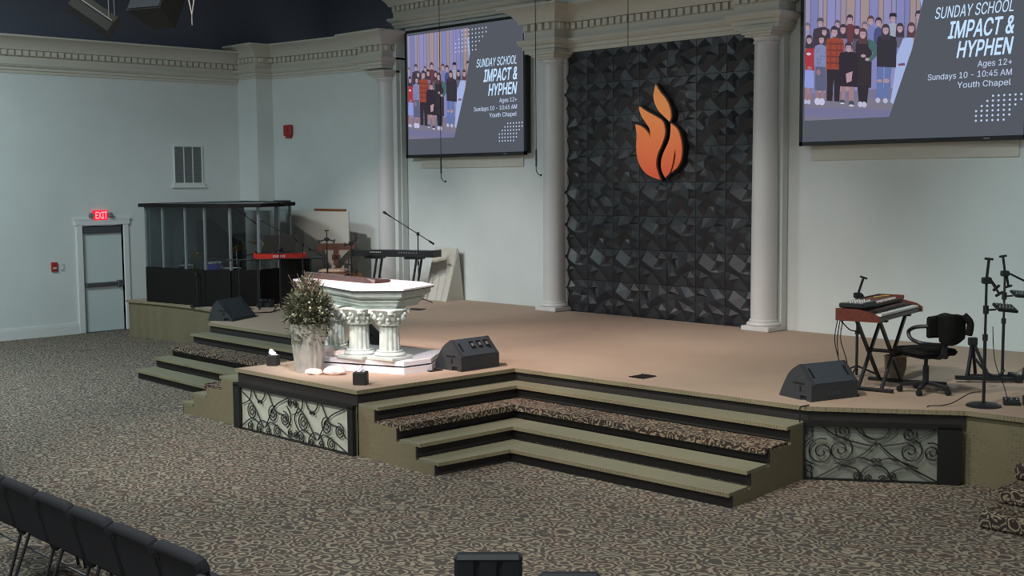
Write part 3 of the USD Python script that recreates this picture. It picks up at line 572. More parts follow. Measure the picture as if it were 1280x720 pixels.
# ------------------------------------------------------------------ drum enclosure and what stands in it
EP = [(-24.35, 12.86), (-23.75, 12.93), (-23.0, 13.03), (-22.4, 13.13), (-21.88, 13.4), (-21.62, 13.9), (-21.8, 14.5)]
en = thing('drum_enclosure', 'drum enclosure with clear panes, black base wall and flat roof, left of the stage', 'drum booth')
def wall_seg(a, b, th, z0, z1, gap=.0):
    a, b = np.array(a, float), np.array(b, float); d = (b - a) / np.linalg.norm(b - a); n = np.array([-d[1], d[0]]) * th / 2
    a, b = a + d * gap, b - d * gap
    return prism(Polygon([a - n, b - n, b + n, a + n]), z0, z1)
BK = [(-21.8, 14.5), (-22.55, 15.3), (-23.7, 15.7), (-25.2, 15.8)]
for a, b in zip(EP, EP[1:]):
    obj('base_panel', wall_seg(a, b, .08, S, 1.545), 'black_fabric', en, smooth=False)
    obj('pane', wall_seg(a, b, .012, 1.55, 2.83, .02), 'glass', en, smooth=False)
for p in EP: obj('post', bx(p[0] - .022, p[0] + .022, p[1] - .022, p[1] + .022, 1.53, 2.83), 'aluminium', en, smooth=False)
for a, b in zip(BK[:3], BK[1:3]):
    obj('base_panel', wall_seg(a, b, .06, S, 1.3), 'black_fabric', en, smooth=False); obj('pane', wall_seg(a, b, .012, 1.3, 2.83, .02), 'glass', en, smooth=False)
for p in BK[1:3]: obj('post', bx(p[0] - .022, p[0] + .022, p[1] - .022, p[1] + .022, S, 2.83), 'aluminium', en, smooth=False)
obj('acoustic_wall', [wall_seg((-24.37, 12.93), (-25.2, 15.8), .07, S, 2.83)], 'acoustic_dark', en, smooth=False, label='dark acoustic side wall')
rp = Polygon(EP + BK[1:]).buffer(.10, join_style=2)
obj('roof', prism(rp, 2.83, 2.885), 'acoustic_dark', en, smooth=False); obj('roof_edge', [prism(rp.buffer(.02).difference(rp.buffer(-.04)), 2.82, 2.895)], 'black_fabric', en, smooth=False)
obj('roof_hardware', [bx(-22.35, -22.05, 14.75, 15.0, 2.895, 2.94, .01), bx(-22.5, -21.95, 14.6, 14.68, 2.895, 2.92, .01)], 'black_plastic', en, smooth=False)

gp = thing('grand_piano', 'black grand piano with its curved lid raised behind the enclosure panes', 'piano', (-24.38, 14.12, S), 45)
oc = [(0, 0), (.95, 0), (.98, .5), (.8, .7), (.55, .95), (.3, 1.0), (0, .9)]
obj('case', move(prism(Polygon([(0, -.75), (.95, -.75), (.98, -.4), (.72, -.05), (.5, .1), (0, .1)]).buffer(.02), .62, .9), (0, 0.15, 0)), 'piano_black', gp)
lidp = list(spline([(-.03, 1.70), (.22, 1.70), (.36, 1.64), (.55, 1.47), (.74, 1.33), (.95, 1.21)], 5)) + [(.95, .9), (-.03, .9)]
obj('lid', xz(lidp, .0, .035), 'piano_black', gp); obj('lid_rim', tube([(x, -.01, z) for x, z in spline([(.22, 1.71), (.36, 1.65), (.55, 1.48), (.74, 1.34), (.95, 1.22)], 5)], .02, 6), 'gunmetal', gp)
obj('lid_prop', bar((.75, -.3, .88), (.62, .0, 1.38), .012), 'piano_black', gp)
for x, y in ((.1, -.45), (.85, -.45), (.3, .15)): obj('leg', lathe([(0, .0), (.035, 0), (.05, .62), (0, .62)], 12, (x, y, 0)), 'piano_black', gp)

def drum(name, label, loc, r, h, legs, shell='drum_blue'):
    t = thing(name, label, 'drum', loc)
    obj('shell', lathe([(r, .02), (r, h - .02)], 24), shell, t); obj('head', lathe([(0, h - .012), (r - .008, h - .012), (r - .008, h - .02), (0, h - .02)], 24), 'white_plastic', t); obj('bottom_head', lathe([(0, .012), (r - .008, .012), (r - .008, .03), (0, .03)], 24), 'white_plastic', t)
    for z in (.02, h - .02): obj('hoop', lathe([(r - .008, z - .015), (r + .012, z - .015), (r + .012, z + .015), (r - .008, z + .015), (r - .008, z - .015)], 24), 'chrome', t)
    if legs:
        for k in range(3):
            a = k * 2.1 + .4; obj('leg', bar((r * math.cos(a), r * math.sin(a), h * .6), ((r + .08) * math.cos(a), (r + .08) * math.sin(a), S - loc[2]), .01), 'chrome', t)
    return t
drum('snare_drum', 'chrome snare drum at the left inside the enclosure', (-23.75, 13.45, 1.42), .17, .16, True, 'chrome')
drum('tom_drum', 'blue tom drum in the middle of the enclosure', (-23.1, 13.75, 1.44), .16, .22, True)
drum('floor_tom', 'blue floor tom near the right end of the enclosure', (-22.45, 13.75, 1.2), .2, .36, True)
def cymbal(label, loc, h, r, tilt, az):
    t = thing('cymbal_stand', label, 'cymbal', loc)
    obj('pole', bar((0, 0, .1), (0, 0, h), .012), 'chrome', t)
    for k in range(3): obj('leg', bar((0, 0, .35), (.25 * math.cos(k * 2.1), .25 * math.sin(k * 2.1), .01), .009), 'chrome', t)
    obj('cymbal', move(lathe([(0, .03), (.03, .028), (.045, .008), (r, -.02), (r, -.024), (0, .02)], 32), (0, 0, h), ry=tilt, rz=az), 'brass', t); obj('wing_nut', bx(-.015, .015, -.015, .015, h + .02, h + .05), 'chrome', t)
cymbal('cymbal on a thin stand at the left inside the enclosure', (-24.05, 13.9, S), .98, .2, 28, 20)
cymbal('cymbal on a stand before the piano lid inside the enclosure', (-23.2, 14.35, S), 1.12, .17, 35, 200)
cymbal('large ride cymbal seen through the right enclosure panes', (-23.1, 14.9, S), 1.22, .28, 14, 30)
cymbal('lower crash cymbal beside the ride cymbal in the enclosure', (-22.8, 14.6, S), 1.02, .25, -8, 60)
def boom_stand(name, label, loc, h, a, b, cat='microphone stand', foot='tripod', mic=True, rz=0, mat='black_plastic'):
    """pole to height h, boom from a (rear) to b (microphone end); a, b relative to the base"""
    t = thing(name, label, cat, loc, rz)
    obj('pole', bar((0, 0, .03), (0, 0, h), .011), mat, t); obj('clutch', lathe([(0, h * .55), (.02, h * .55), (.02, h * .55 + .08), (0, h * .55 + .08)], 12), mat, t)
    if foot == 'tripod':
        for k in range(3): obj('leg', bar((0, 0, .12), (.3 * math.cos(k * 2.094 + .5), .3 * math.sin(k * 2.094 + .5), .015), .011), mat, t)
    else: obj('base', lathe([(0, 0), (.15, 0), (.15, .015), (.05, .035), (0, .035)], 28), mat, t)
    obj('boom', bar(a, b, .009), mat, t); obj('swivel', bx(-.025, .025, -.025, .025, h - .03, h + .04, .006), mat, t)
    a, b = np.array(a, float), np.array(b, float); d = (b - a) / np.linalg.norm(b - a)
    obj('counterweight', bar(a, a + d * .12, .02), mat, t)
    if mic: obj('microphone', [tube([b - d * .02, b + d * .12], [.013, .019], 10), tube([b + d * .115, b + d * .15, b + d * .185], [.024, .03, .016], 12)], 'black_plastic', t)
    return t
boom_stand('microphone_stand', 'drum overhead microphone on a boom inside the right enclosure panes', (-22.6, 14.2, S), 1.85, (-.25, -.2, 2.05), (.12, .1, 1.72), mat='gunmetal')
for lb, loc in (('small drum microphone on a short stand near the snare drum', (-23.55, 13.3, S)), ('small drum microphone on a short stand near the blue tom', (-22.85, 13.4, S))):
    boom_stand('microphone_stand', lb, loc, .88, (-.08, 0, .84), (.1, .03, .9), foot='round', mat='gunmetal')

# red stage keyboard on a black table with its music stand
KB = (-21.02, 13.40)
t = thing('keyboard_table', 'black topped table with cloth front under the red keyboard', 'table', (*KB, S), 60)
obj('table_top', bx(-.02, 1.36, -.02, .40, .985, 1.01, .005), 'black_plastic', t)
for x in (.08, 1.1):
    for y in (.03, .35): obj('leg', bx(x - .02, x + .02, y - .02, y + .02, 0, .985), 'black_plastic', t)
obj('cloth_front', bx(.5, 1.08, .0, .34, .02, .98, .02), 'black_fabric', t)
t = thing('red_keyboard', 'glossy red stage keyboard with white lettering on its back, on the left', 'keyboard', (*KB, S + 1.01), 60)
obj('case', [hull([(x, y, z) for x in (.04, .98) for y, z in ((0, .0), (0, .095), (.14, .105), (.33, .06), (.33, 0))])], 'red_lacquer', t, smooth=False)
obj('end_cheek', bx(0, .04, -.0, .34, 0, .108, .01), 'red_lacquer', t); obj('end_cheek', bx(.98, 1.02, 0, .34, 0, .108, .01), 'red_lacquer', t)
obj('control_panel', hull([(x, y, z) for x in (.06, .96) for y, z in ((.02, .1), (.13, .112), (.02, .105), (.13, .107))]), 'black_plastic', t, smooth=False)
obj('key_strip', bx(.06, .96, .20, .33, .062, .085), 'white_keys', t, smooth=False)
tx = meshkit.text_mesh('nord', .055, .004, True); v = tx.vertices; v[:, 0] *= .24 / v[:, 0].max(); tx.vertices = np.c_[v[:, 0] + .36, -.001 - v[:, 2], v[:, 1] + .022]; obj('lettering', tx, 'white_plastic', t, smooth=False, kind='stuff')
t = thing('music_stand', 'black double-width music stand in front of the red keyboard', 'music stand', (-20.52, 13.66, S), 52)
obj('pole', bar((0, 0, .05), (0, 0, 1.25), .012), 'black_plastic', t)
for k in range(3): obj('leg', bar((0, 0, .2), (.26 * math.cos(k * 2.1), .26 * math.sin(k * 2.1), .01), .01), 'black_plastic', t)
for s in (-1, 1): obj('desk', move(bx(s * .005 if s > 0 else -.30, .30 if s > 0 else -.005, -.008, .008, 0, .34, .004), (0, .0, 1.16), rx=-14, rz=s * -4), 'stand_black', t)
obj('desk_clamp', bx(-.03, .03, -.045, -.01, 1.2, 1.28, .008), 'gunmetal', t)
boom_stand('microphone_stand', 'long boom microphone stand slanting down to the right behind the music stand', (-20.3, 14.05, S), 1.28, (.27, .27, 1.08), (-.50, -.45, 1.70))
boom_stand('microphone_stand', 'thin black microphone stand against the enclosure base', (-22.5, 12.97, S), .66, (.0, .02, .62), (.02, -.02, .74), foot='round', mic=False)
boom_stand('microphone_stand', 'short black microphone stand with drooping cable left of the red keyboard', (-21.35, 13.25, S), .95, (-.25, -.12, .98), (.12, .06, .99))
def floor_box(name, label, cat, loc, rz, w, d, h):
    t = thing(name, label, cat, loc, rz)
    obj('housing', hull([(x, y, z) for x in (-w / 2, w / 2) for y, z in ((-d / 2, 0), (d / 2, 0), (d / 2, h), (-d / 2, h * .55))]), 'black_plastic', t, smooth=False)
    for k in range(3): obj('knob', lathe([(0, 0), (.012, 0), (.01, .02), (0, .02)], 10, (-w / 3 + k * w / 3, 0, h * .8)), 'grey_plastic', t)
    return t
t = thing('cable_pile', 'black cable coil beside the left floor monitor', 'cable', (-20.75, 12.75, S)); obj('coil', [tube([((.2 - .012 * k) * math.cos(a), (.2 - .012 * k) * math.sin(a), .03 + .022 * k + .012 * math.sin(3 * a)) for a in np.linspace(0, 6.2, 22)], .02, 6) for k in range(5)], 'wire_black', t); obj('tail', tube([(.18, 0, .02), (.35, .15, .02), (.5, .5, .02), (.2, .9, .02)], .012, 6), 'wire_black', t)
floor_box('stage_box', 'small black connector box on the stage carpet beside the enclosure', 'box', (-21.35, 14.2 - .35, S), 30, .3, .2, .16)

# white boards, chair, stands, guitar in the corner
t = thing('divider_board', 'greyer divider board behind the enclosure, left of the white board', 'board', (-26.05, 16.3, S), 0)
obj('panel', bx(.0, 1.25, 0, .04, 0, 1.86, .005), 'grey_board', t); obj('edge_strip', bx(1.2, 1.26, -.01, .05, 0, 1.87, .005), 'white_trim', t)
t = thing('divider_board', 'tall white divider board behind the wooden chair', 'board', (-24.43, 16.46, S), 0)
obj('panel', bx(.0, 2.42, 0, .04, 0, 1.87, .005), 'white_board', t); obj('top_bar', bx(1.15, 2.3, -.01, .05, 1.87, 1.92, .005), 'wood_mid', t, label='brown wooden top bar')
obj('grip_hole', move(lathe([(0, 0), (.035, 0), (.035, .006), (0, .006)], 16), (.95, -.001, .98), rx=90), 'black_plastic', t)
t = thing('wooden_chair', 'antique wooden chair with curved top rail before the white board', 'chair', (-21.82, 15.9, S), 42); UsdGeom.Xformable(t).AddScaleOp().Set(Gf.Vec3f(1.2, 1.2, 1.2))
obj('seat', bx(-.27, .27, -.25, .25, .42, .48, .02), 'wood_mid', t); obj('seat_pad', bx(-.24, .24, -.22, .22, .475, .53, .03), 'seat_tan', t)
for x in (-.22, .22):
    for y in (-.2, .2): obj('leg', tube([(x, y, .43), (x * 1.05, y * 1.05, .25), (x * 1.0, y * 1.0, .1), (x * 1.15, y * 1.15, 0)], [.035, .022, .018, .02], 10), 'wood_dark', t)
    obj('back_post', tube([(x, .22, .46), (x * 1.05, .26, .7), (x * 1.2, .29, .92)], .018, 8), 'wood_dark', t)
obj('apron', bx(-.24, .24, -.22, -.19, .33, .42, .01), 'wood_dark', t)
rail = [(x, .30 - .25 * x * x, 0) for x in np.linspace(-.36, .36, 13)]
obj('top_rail', hull([]) if False else trimesh.util.concatenate([hull([(x, y + s, z + (.0 if abs(x) < .3 else -.02)) for (x, y, _), hh in ((rail[k], (.05 if k in (0,) else .0)), (rail[k + 1], 0)) for s in (-.02, .02) for z in (.86, .98)]) for k in range(12)]), 'wood_brown', t)
obj('splat', [bx(-.05, .05, .24, .26, .58, .87, .01), bx(-.08, .08, .24, .26, .68, .78, .02)], 'wood_brown', t)
def holder_stand(name, label, loc, rz, h, arms, foot='tripod', extra=None):
    """stand whose head carries a clamp with T-ended arms"""
    t = thing(name, label, 'stand', loc, rz)
    obj('pole', [bar((0, 0, .02), (0, 0, h * .55), .018, 10), bar((0, 0, h * .5), (0, 0, h), .014, 10)], 'black_plastic', t); obj('collar', lathe([(0, h * .53), (.028, h * .53), (.028, h * .58), (0, h * .58)], 14), 'black_plastic', t)
    if foot == 'round': obj('base', lathe([(0, 0), (.185, 0), (.185, .014), (.16, .028), (.04, .045), (0, .045)], 32), 'black_plastic', t)
    else:
        for k in range(3): obj('leg', bar((0, 0, .14), (.3 * math.cos(k * 2.094), .3 * math.sin(k * 2.094), .012), .012), 'black_plastic', t)
    obj('clamp_head', bx(-.05, .05, -.035, .035, h - .02, h + .05, .012), 'black_plastic', t)
    for a, b in arms:
        a, b = np.array(a, float), np.array(b, float); d = (b - a) / np.linalg.norm(b - a); u = np.cross(d, [0, 1, 0]); u /= max(np.linalg.norm(u), 1e-6)
        obj('arm', [beam(a, b, .02, .025), beam(b - u * .045, b + u * .045, .025, .025)], 'black_plastic', t, smooth=False)
    if extra: extra(t)
    return t
RZV = 45.6
holder_stand('guitar_hanger', 'black hanging guitar stand with two forked arms before the wooden chair', (-21.38, 15.42, S), RZV, 1.30, [((0, 0, 1.32), (-.16, -.03, 1.27)), ((0, 0, 1.32), (.16, -.03, 1.27)), ((0, 0, 1.33), (.0, 0, 1.50))])
holder_stand('device_stand', 'black clamp stand between the guitar and the black keyboard', (-20.93, 15.72, S), RZV, 1.22, [((0, 0, 1.22), (.12, -.02, 1.36)), ((0, 0, 1.2), (-.13, -.02, 1.20)), ((0, 0, .78), (-.2, -.02, .80))])
t = thing('guitar', 'slim acoustic guitar with brown body leaning upright left of the black keyboard', 'guitar', (-21.62, 16.38, S), RZV - 8)
gb = spline([(0, .03), (.13, .06), (.17, .18), (.11, .33), (.13, .45), (.08, .53), (0, .54), (-.08, .53), (-.13, .45), (-.11, .33), (-.17, .18), (-.13, .06)], 5, True)
obj('body', xz(gb, -.045, .045), 'wood_mid', t); obj('neck', bx(-.022, .022, -.06, -.03, .5, 1.24, .006), 'wood_dark', t); obj('headstock', bx(-.04, .04, -.055, -.03, 1.24, 1.42, .008), 'wood_dark', t)
for s in (-1, 1):
    for k in range(3): obj('tuner', bx(s * .045 - .014, s * .045 + .014, -.05, -.03, 1.27 + k * .05, 1.29 + k * .05), 'chrome', t)
obj('sound_hole', move(lathe([(0, 0), (.045, 0), (.045, .002), (0, .002)], 18), (0, -.045, .36), rx=90), 'black_plastic', t)
# black keyboard on its stand
t = thing('black_keyboard', 'long black stage piano with small white marks, beside the left round column', 'keyboard', (-21.32, 16.05, 1.73), 23)
obj('case', hull([(x, y, z) for x in (0, 1.92) for y, z in ((0, 0), (0, .135), (.16, .145), (.34, .07), (.34, 0))]), 'black_plastic', t, smooth=False)
obj('key_strip', bx(.12, 1.8, .2, .34, .075, .095), 'white_keys', t, smooth=False); obj('end_cheek', bx(-.02, 0, -.01, .35, 0, .15), 'black_plastic', t); obj('end_cheek', bx(1.92, 1.94, -.01, .35, 0, .15), 'black_plastic', t)
obj('rear_mark', [bx(.42 + k * .035, .44 + k * .035, -.003, 0, .085, .105) for k in range(8)], 'white_plastic', t, smooth=False, kind='stuff'); obj('rear_socket', [bx(1.1 + k * .06, 1.13 + k * .06, -.003, 0, .08, .1) for k in range(8)], 'grey_plastic', t, smooth=False, kind='stuff')
t = thing('keyboard_stand', 'black folding keyboard stand under the long black stage piano', 'stand', (-21.32, 16.05, S), 23)
for x in (.45, 1.4):
    obj('cradle', bx(x - .18, x + .18, 0.02, .32, .88, .925, .008), 'black_plastic', t); obj('leg', beam((x + .1, .06, .9), (x - .06, .06, .02), .05, .03), 'black_plastic', t, smooth=False); obj('leg', beam((x + .1, .3, .9), (x - .06, .3, .02), .05, .03), 'black_plastic', t, smooth=False)
    obj('foot', bx(x - .1, x - .02, -.1, .45, 0, .04, .01), 'black_plastic', t)
obj('cross_bar', bar((.4, .06, .35), (1.45, .06, .35), .015), 'black_plastic', t); obj('lock_knob', lathe([(0, 0), (.03, 0), (.03, .03), (0, .03)], 12, (.9, .06, .35)), 'black_plastic', t)
boom_stand('microphone_stand', 'boom microphone stand rising over the black keyboard beside the column', (-19.62, 16.45, S), 1.43, (.24, .23, 1.22), (-.42, -.38, 1.80))
t = thing('leaning_panel', 'pale panel leaning on the wall behind the right end of the black keyboard', 'panel', (-20.15, 17.02, S), 0)
obj('board', move(bx(0, .72, 0, .05, 0, 1.16, .004), (0, 0, 0), rx=-17), 'white_board', t); obj('side_brace', hull([(.70, .0, 0), (.74, .0, 0), (.70, .36, 1.1), (.74, .36, 1.1), (.70, .50, 0), (.74, .50, 0)]), 'white_board', t, smooth=False)
t = thing('cable', 'thin grey cable loop hanging against the wall right of the leaning panel', 'cable', (-19.9, YB - .02, S)); obj('wire', tube(spline([(-.3, 0, .82), (-.25, -.01, .76), (0, -.01, .70), (.22, 0, .62)], 6), .008, 6), 'grey_plastic', t); obj('wire', tube(spline([(.12, 0, .65), (.15, -.02, .4), (.1, -.01, .2), (.13, -.02, .02)], 5), .008, 6), 'grey_plastic', t); obj('wire', tube(spline([(-.24, 0, .76), (-.22, -.02, .4), (-.25, -.01, .02)], 5), .008, 6), 'grey_plastic', t)
def pocket(label, x, y, w, d, rz=0):
    t = thing('floor_pocket', label, 'floor box', (x, y, S), rz); obj('lid', bx(-w / 2, w / 2, -d / 2, d / 2, 0, .008), 'black_plastic', t, smooth=False); obj('rim', [bx(-w / 2, w / 2, -d / 2, -d / 2 + .012, 0, .014), bx(-w / 2, w / 2, d / 2 - .012, d / 2, 0, .014)], 'iron', t, smooth=False)
pocket('dark square floor pocket near the stage edge at centre right', -10.02, 12.1, .24, .26, 0)
pocket('dark floor pocket beside the centre floor monitor', -12.42, 10.62, .22, .2, 0)
pocket('dark floor pocket behind the pulpit, nearer the black keyboard', -19.3, 15.6, .3, .22, 20)
pocket('dark floor pocket behind the pulpit, the right one of two', -18.65, 15.55, .34, .22, 20)

# ------------------------------------------------------------------ floor monitors
def wedge(label, loc, rz, ridge=(.335, .405), lip=.19, dep=.55, wid=.69, back='plain'):
    t = thing('floor_monitor', label, 'speaker', loc, rz); rx_, rz_ = ridge
    prof = [(0, 0), (.0, .015)] + [tuple(p) for p in spline([(0, .015), (rx_ * .25, rz_ * .42), (rx_ * .55, rz_ * .76), (rx_, rz_)], 4)[1:]] + [(dep, lip), (dep, 0)]
    cut = Polygon(prof).difference(sbox(dep * .66, -.1, dep * .86, .055))
    obj('cabinet', xz(Polygon(prof).buffer(-.001), .03, wid - .03), 'cabinet_black', t, smooth=20)
    for y0, y1 in ((0, .03), (wid - .03, wid)): obj('side_panel', xz(cut, y0, y1), 'cabinet_black', t, smooth=20)
    d = np.array([dep - rx_, lip - rz_]); L = np.linalg.norm(d); d /= L; n = np.array([-d[1], d[0]]); n = n if n[1] > 0 else -n
    def on(u0, u1, y0, y1, h0, h1): return hull([(*(np.array(ridge) + d * u + n * h)[[0]], y, (np.array(ridge) + d * u + n * h)[1]) for u in (u0, u1) for y in (y0, y1) for h in (h0, h1)])
    obj('grille', on(.03 * L, .97 * L, .06, wid - .06, -.01, .006), 'grille_cloth', t, smooth=False)
    for y in (.075, wid - .105): obj('handle_slot', on(.25 * L, .7 * L, y, y + .03, .0, .009), 'iron', t, smooth=False)
    obj('port', [bx(dep - .3, dep - .12, -.003, .0, .18, .20), bx(dep - .2, dep - .17, -.003, .0, .1, .16)], 'iron', t, smooth=False)
    if back == 'sockets':
        for k, y in enumerate((.27, .40, .53)): obj('connector', [on(.22 * L, .6 * L, y, y + .075, .0, .014)], 'iron', t, smooth=False); obj('connector_ring', on(.35 * L, .5 * L, y + .02, y + .055, .01, .022), 'grey_plastic', t, smooth=False)
    if lip > .1: obj('front_badge', [bx(dep, dep + .004, wid * .34 + k * .075, wid * .34 + .05 + k * .075, .05, .10, .0) for k in range(3)], 'grille_cloth', t, smooth=False, kind='stuff')
    return t
wedge('black floor monitor with connector panel on top, right of the pulpit', (-12.57, 10.79, S), 0, back='sockets')
wedge('black floor monitor in front of the red organ on the right', (-8.0, 12.14, S), -16.5)
wedge('black floor monitor at the stage edge in front of the drum enclosure', (-20.0, 11.74, S), 26.8, (.2, .385), .03, .51, .82)
wedge('black floor monitor partly hidden behind the pulpit columns', (-15.15, 11.25, S), 38, (.2, .39), .03, .53, .5)

# ------------------------------------------------------------------ pulpit
pt = thing('pulpit', 'white marble-topped pulpit on fluted columns with a two-step base', 'pulpit')
BP = Polygon([(-13.75, 9.62), (-13.28, 9.80), (-12.40, 10.13), (-12.39, 10.60), (-12.9, 11.25), (-14.3, 10.9), (-14.2, 9.95)])
obj('base_step', prism(BP, S, S + .085), 'marble', pt, smooth=False); obj('base_joint', prism(BP.buffer(-.03), S + .085, S + .105), 'iron', pt, smooth=False, label='dark joint line'); obj('base_step', prism(BP.buffer(-.015), S + .105, S + .165), 'marble', pt, smooth=False)
TP = Polygon([(-15.1, 10.27), (-13.0, 9.78), (-12.5, 10.22), (-12.79, 11.0), (-13.3, 11.2), (-15.4, 11.15)])
for k, (o, z0, z1) in enumerate(((-.20, 1.632, 1.67), (-.17, 1.67, 1.73), (-.12, 1.73, 1.745), (-.15, 1.745, 1.775), (-.08, 1.775, 1.80), (-.05, 1.80, 1.87))): obj('moulding', prism(TP.buffer(o, join_style=2), z0, z1), 'stone_column', pt, smooth=False)
obj('top_joint', prism(TP.buffer(-.005), 1.87, 1.882), 'iron', pt, smooth=False, label='dark line under the top'); obj('marble_top', prism(TP, 1.882, 1.905), 'marble', pt, smooth=False)
def fluted(x, y):
    k, q = 14, 48; zs = np.linspace(.17, .50, k); V, F = [], []
    for z in zs:
        u = (z - .17) / .33
        for j in range(q):
            a = j * 2 * np.pi / q; r = (.142 - .012 * u) * (1 - .15 * (.5 - .5 * math.cos(12 * a)) ** 2) ; V.append((r * math.cos(a), r * math.sin(a), z))
    for i in range(k - 1):
        for j in range(q): F.append((i * q + j, i * q + (j + 1) % q, (i + 1) * q + (j + 1) % q)); F.append((i * q + j, (i + 1) * q + (j + 1) % q, (i + 1) * q + j))
    z0 = S + .165
    sh = obj('column', move(trimesh.Trimesh(V, F, process=False), (x, y, z0 - .06)), 'stone_column', pt, smooth=40)
    obj('column_base', [move(bx(-.22, .22, -.22, .22, 0, .05, .01), (x, y, z0), rz=12), move(lathe([(0, .05), (.205, .05), (.215, .07), (.2, .09), (.17, .1), (.175, .115), (.16, .12), (0, .12)], 32), (x, y, z0))], 'stone_column', sh, smooth=30)
    cap = [move(lathe([(0, .44), (.15, .44), (.165, .455), (.15, .47), (.145, .5), (.165, .56), (.21, .62), (.235, .655), (0, .655)], 32), (x, y, z0 + .01))]
    for row, (n, zz, rr, sz) in enumerate(((8, .52, .155, .045), (8, .59, .20, .05))):
        for j in range(n):
            a = (j + .5 * row) * 2 * np.pi / n; m = trimesh.creation.icosphere(1, sz); m.apply_scale([.7, .8, 1.05]); m.apply_transform(trimesh.transformations.rotation_matrix(a, [0, 0, 1])); m.apply_translation([x + rr * math.cos(a), y + rr * math.sin(a), z0 + zz - .02])
            cap.append(m); q2 = trimesh.creation.icosphere(1, sz * .5); q2.apply_translation([x + (rr + .03) * math.cos(a), y + (rr + .03) * math.sin(a), z0 + zz + .02]); cap.append(q2)
    for j in range(4):
        a = j * np.pi / 2 + .99; cap.append(move(lathe([(0, -.02), (.045, -.02), (.045, .02), (0, .02)], 14), (x + .235 * math.cos(a), y + .235 * math.sin(a), z0 + .635), rx=0))
    cap.append(move(bx(-.2, .2, -.2, .2, .645, .668, .006), (x, y, z0), rz=12))
    obj('capital', cap, 'stone_column', sh, smooth=30, label='carved leafy capital', kind='stuff')
for x, y in ((-12.78, 10.2), (-13.2, 10.02), (-13.82, 10.08)): fluted(x, y)
t = thing('book_rest', 'dark wooden book rest lying along the back of the pulpit top', 'book rest', (-15.2, 10.55, 1.905), -2)
obj('board', [hull([(x, y, z) for x, e in ((0, .0), (1.55, .0)) for y, z in ((0, .0), (0, .075), (.42, .03), (.42, 0))]), hull([(1.54, y, z) for y in (0, .42) for z in (0, .03)] + [(1.66, .06, .0), (1.66, .3, .0), (1.65, .08, .05), (1.54, 0, .075)])], 'wood_dark', t, smooth=False); obj('trim', bx(0, 1.0, .01, .05, .07, .085), 'grey_metal', t, smooth=False)

# ------------------------------------------------------------------ vase, plant, stones, tissue boxes
t = thing('vase', 'tall pale vase with vertical folds on the pulpit platform', 'vase', (-13.52, 9.43, S)); r = np.random.default_rng(3)
k, q = 16, 72; fold = np.interp(np.arange(q), np.arange(0, q + 1, 2), np.r_[0.5 * r.uniform(-1, 1, q // 2), 0][:q // 2 + 1]); V, F = [], []
for i in range(k):
    u = i / (k - 1); r0 = .168 + .095 * u - .02 * u * u
    for j in range(q):
        a = j * 2 * np.pi / q; rr = r0 * (1 + .14 * fold[(j + int(3 * u * math.sin(j))) % q] + .02 * math.sin(9 * a + 3 * u)); V.append((rr * math.cos(a), rr * math.sin(a), .66 * u))
for i in range(k - 1):
    for j in range(q): F.append((i * q + j, i * q + (j + 1) % q, (i + 1) * q + (j + 1) % q)); F.append((i * q + j, (i + 1) * q + (j + 1) % q, (i + 1) * q + j))
for j in range(1, q - 1): F.append((0, j + 1, j))
obj('body', trimesh.Trimesh(V, F, process=False), 'vase', t, smooth=50); obj('soil', lathe([(0, .6), (.22, .6), (.22, .61), (0, .61)], 24), 'wood_dark', t)
t = thing('plant', 'bushy grey-green arrangement with brown twigs in the tall vase', 'plant', (-13.52, 9.43, S + .62)); r = np.random.default_rng(5)
def leaf(c, d, L, w):
    d = d / np.linalg.norm(d); u = np.cross(d, [0, 0, 1.]); u /= max(np.linalg.norm(u), 1e-6); n = np.cross(u, d)
    return [c, c + d * L * .45 + u * w + n * w * .3, c + d * L, c + d * L * .45 - u * w + n * w * .3]
def leaves(n, spread, zc, zr, L, pale=False):
    V, F = [], []
    for i in range(n):
        p = r.normal(size=3); p /= np.linalg.norm(p); rad = r.uniform(.35, 1) ** .5; c = np.array([p[0] * spread * rad, p[1] * spread * rad, zc + p[2] * zr * rad])
        d = p + r.normal(size=3) * .5 + [0, 0, .3]; b = len(V); l = L * r.uniform(.6, 1.3); V += leaf(c, d, l, l * .2); F += [(b, b + 1, b + 2), (b, b + 2, b + 3)]
    return trimesh.Trimesh(np.array(V), F, process=False)
obj('foliage', [leaves(900, .31, .20, .24, .11), leaves(150, .22, .44, .18, .09), leaves(300, .27, -.04, .22, .1)], 'leaf', t, smooth=False, kind='stuff')
obj('foliage', [leaves(300, .33, .2, .28, .09)], 'leaf_pale', t, smooth=False, kind='stuff', label='paler leaf tips')
tw = []
for i in range(44):
    a = r.uniform(0, 6.28); R_ = r.uniform(.05, .3); h = r.uniform(.35, .74); tw.append(tube(spline([(0, 0, 0), (R_ * .4 * math.cos(a), R_ * .4 * math.sin(a), h * .5), (R_ * math.cos(a), R_ * math.sin(a), h)], 4), .0045, 5))
    for s in (-1, 1): tw.append(bar((R_ * .7 * math.cos(a), R_ * .7 * math.sin(a), h * .75), (R_ * .7 * math.cos(a) + s * .06, R_ * .7 * math.sin(a) + .03, h * .75 + .1), .0035, 4))
obj('twig', tw, 'twig', t, smooth=False, kind='stuff')
bl = []
for i in range(26):
    m = trimesh.creation.icosphere(1, r.uniform(.012, .024)); p = r.normal(size=3); p /= np.linalg.norm(p); m.apply_translation(p * [.3, .3, .25] + [0, 0, .18]); bl.append(m)
obj('blossom', bl, 'blossom', t, kind='stuff')
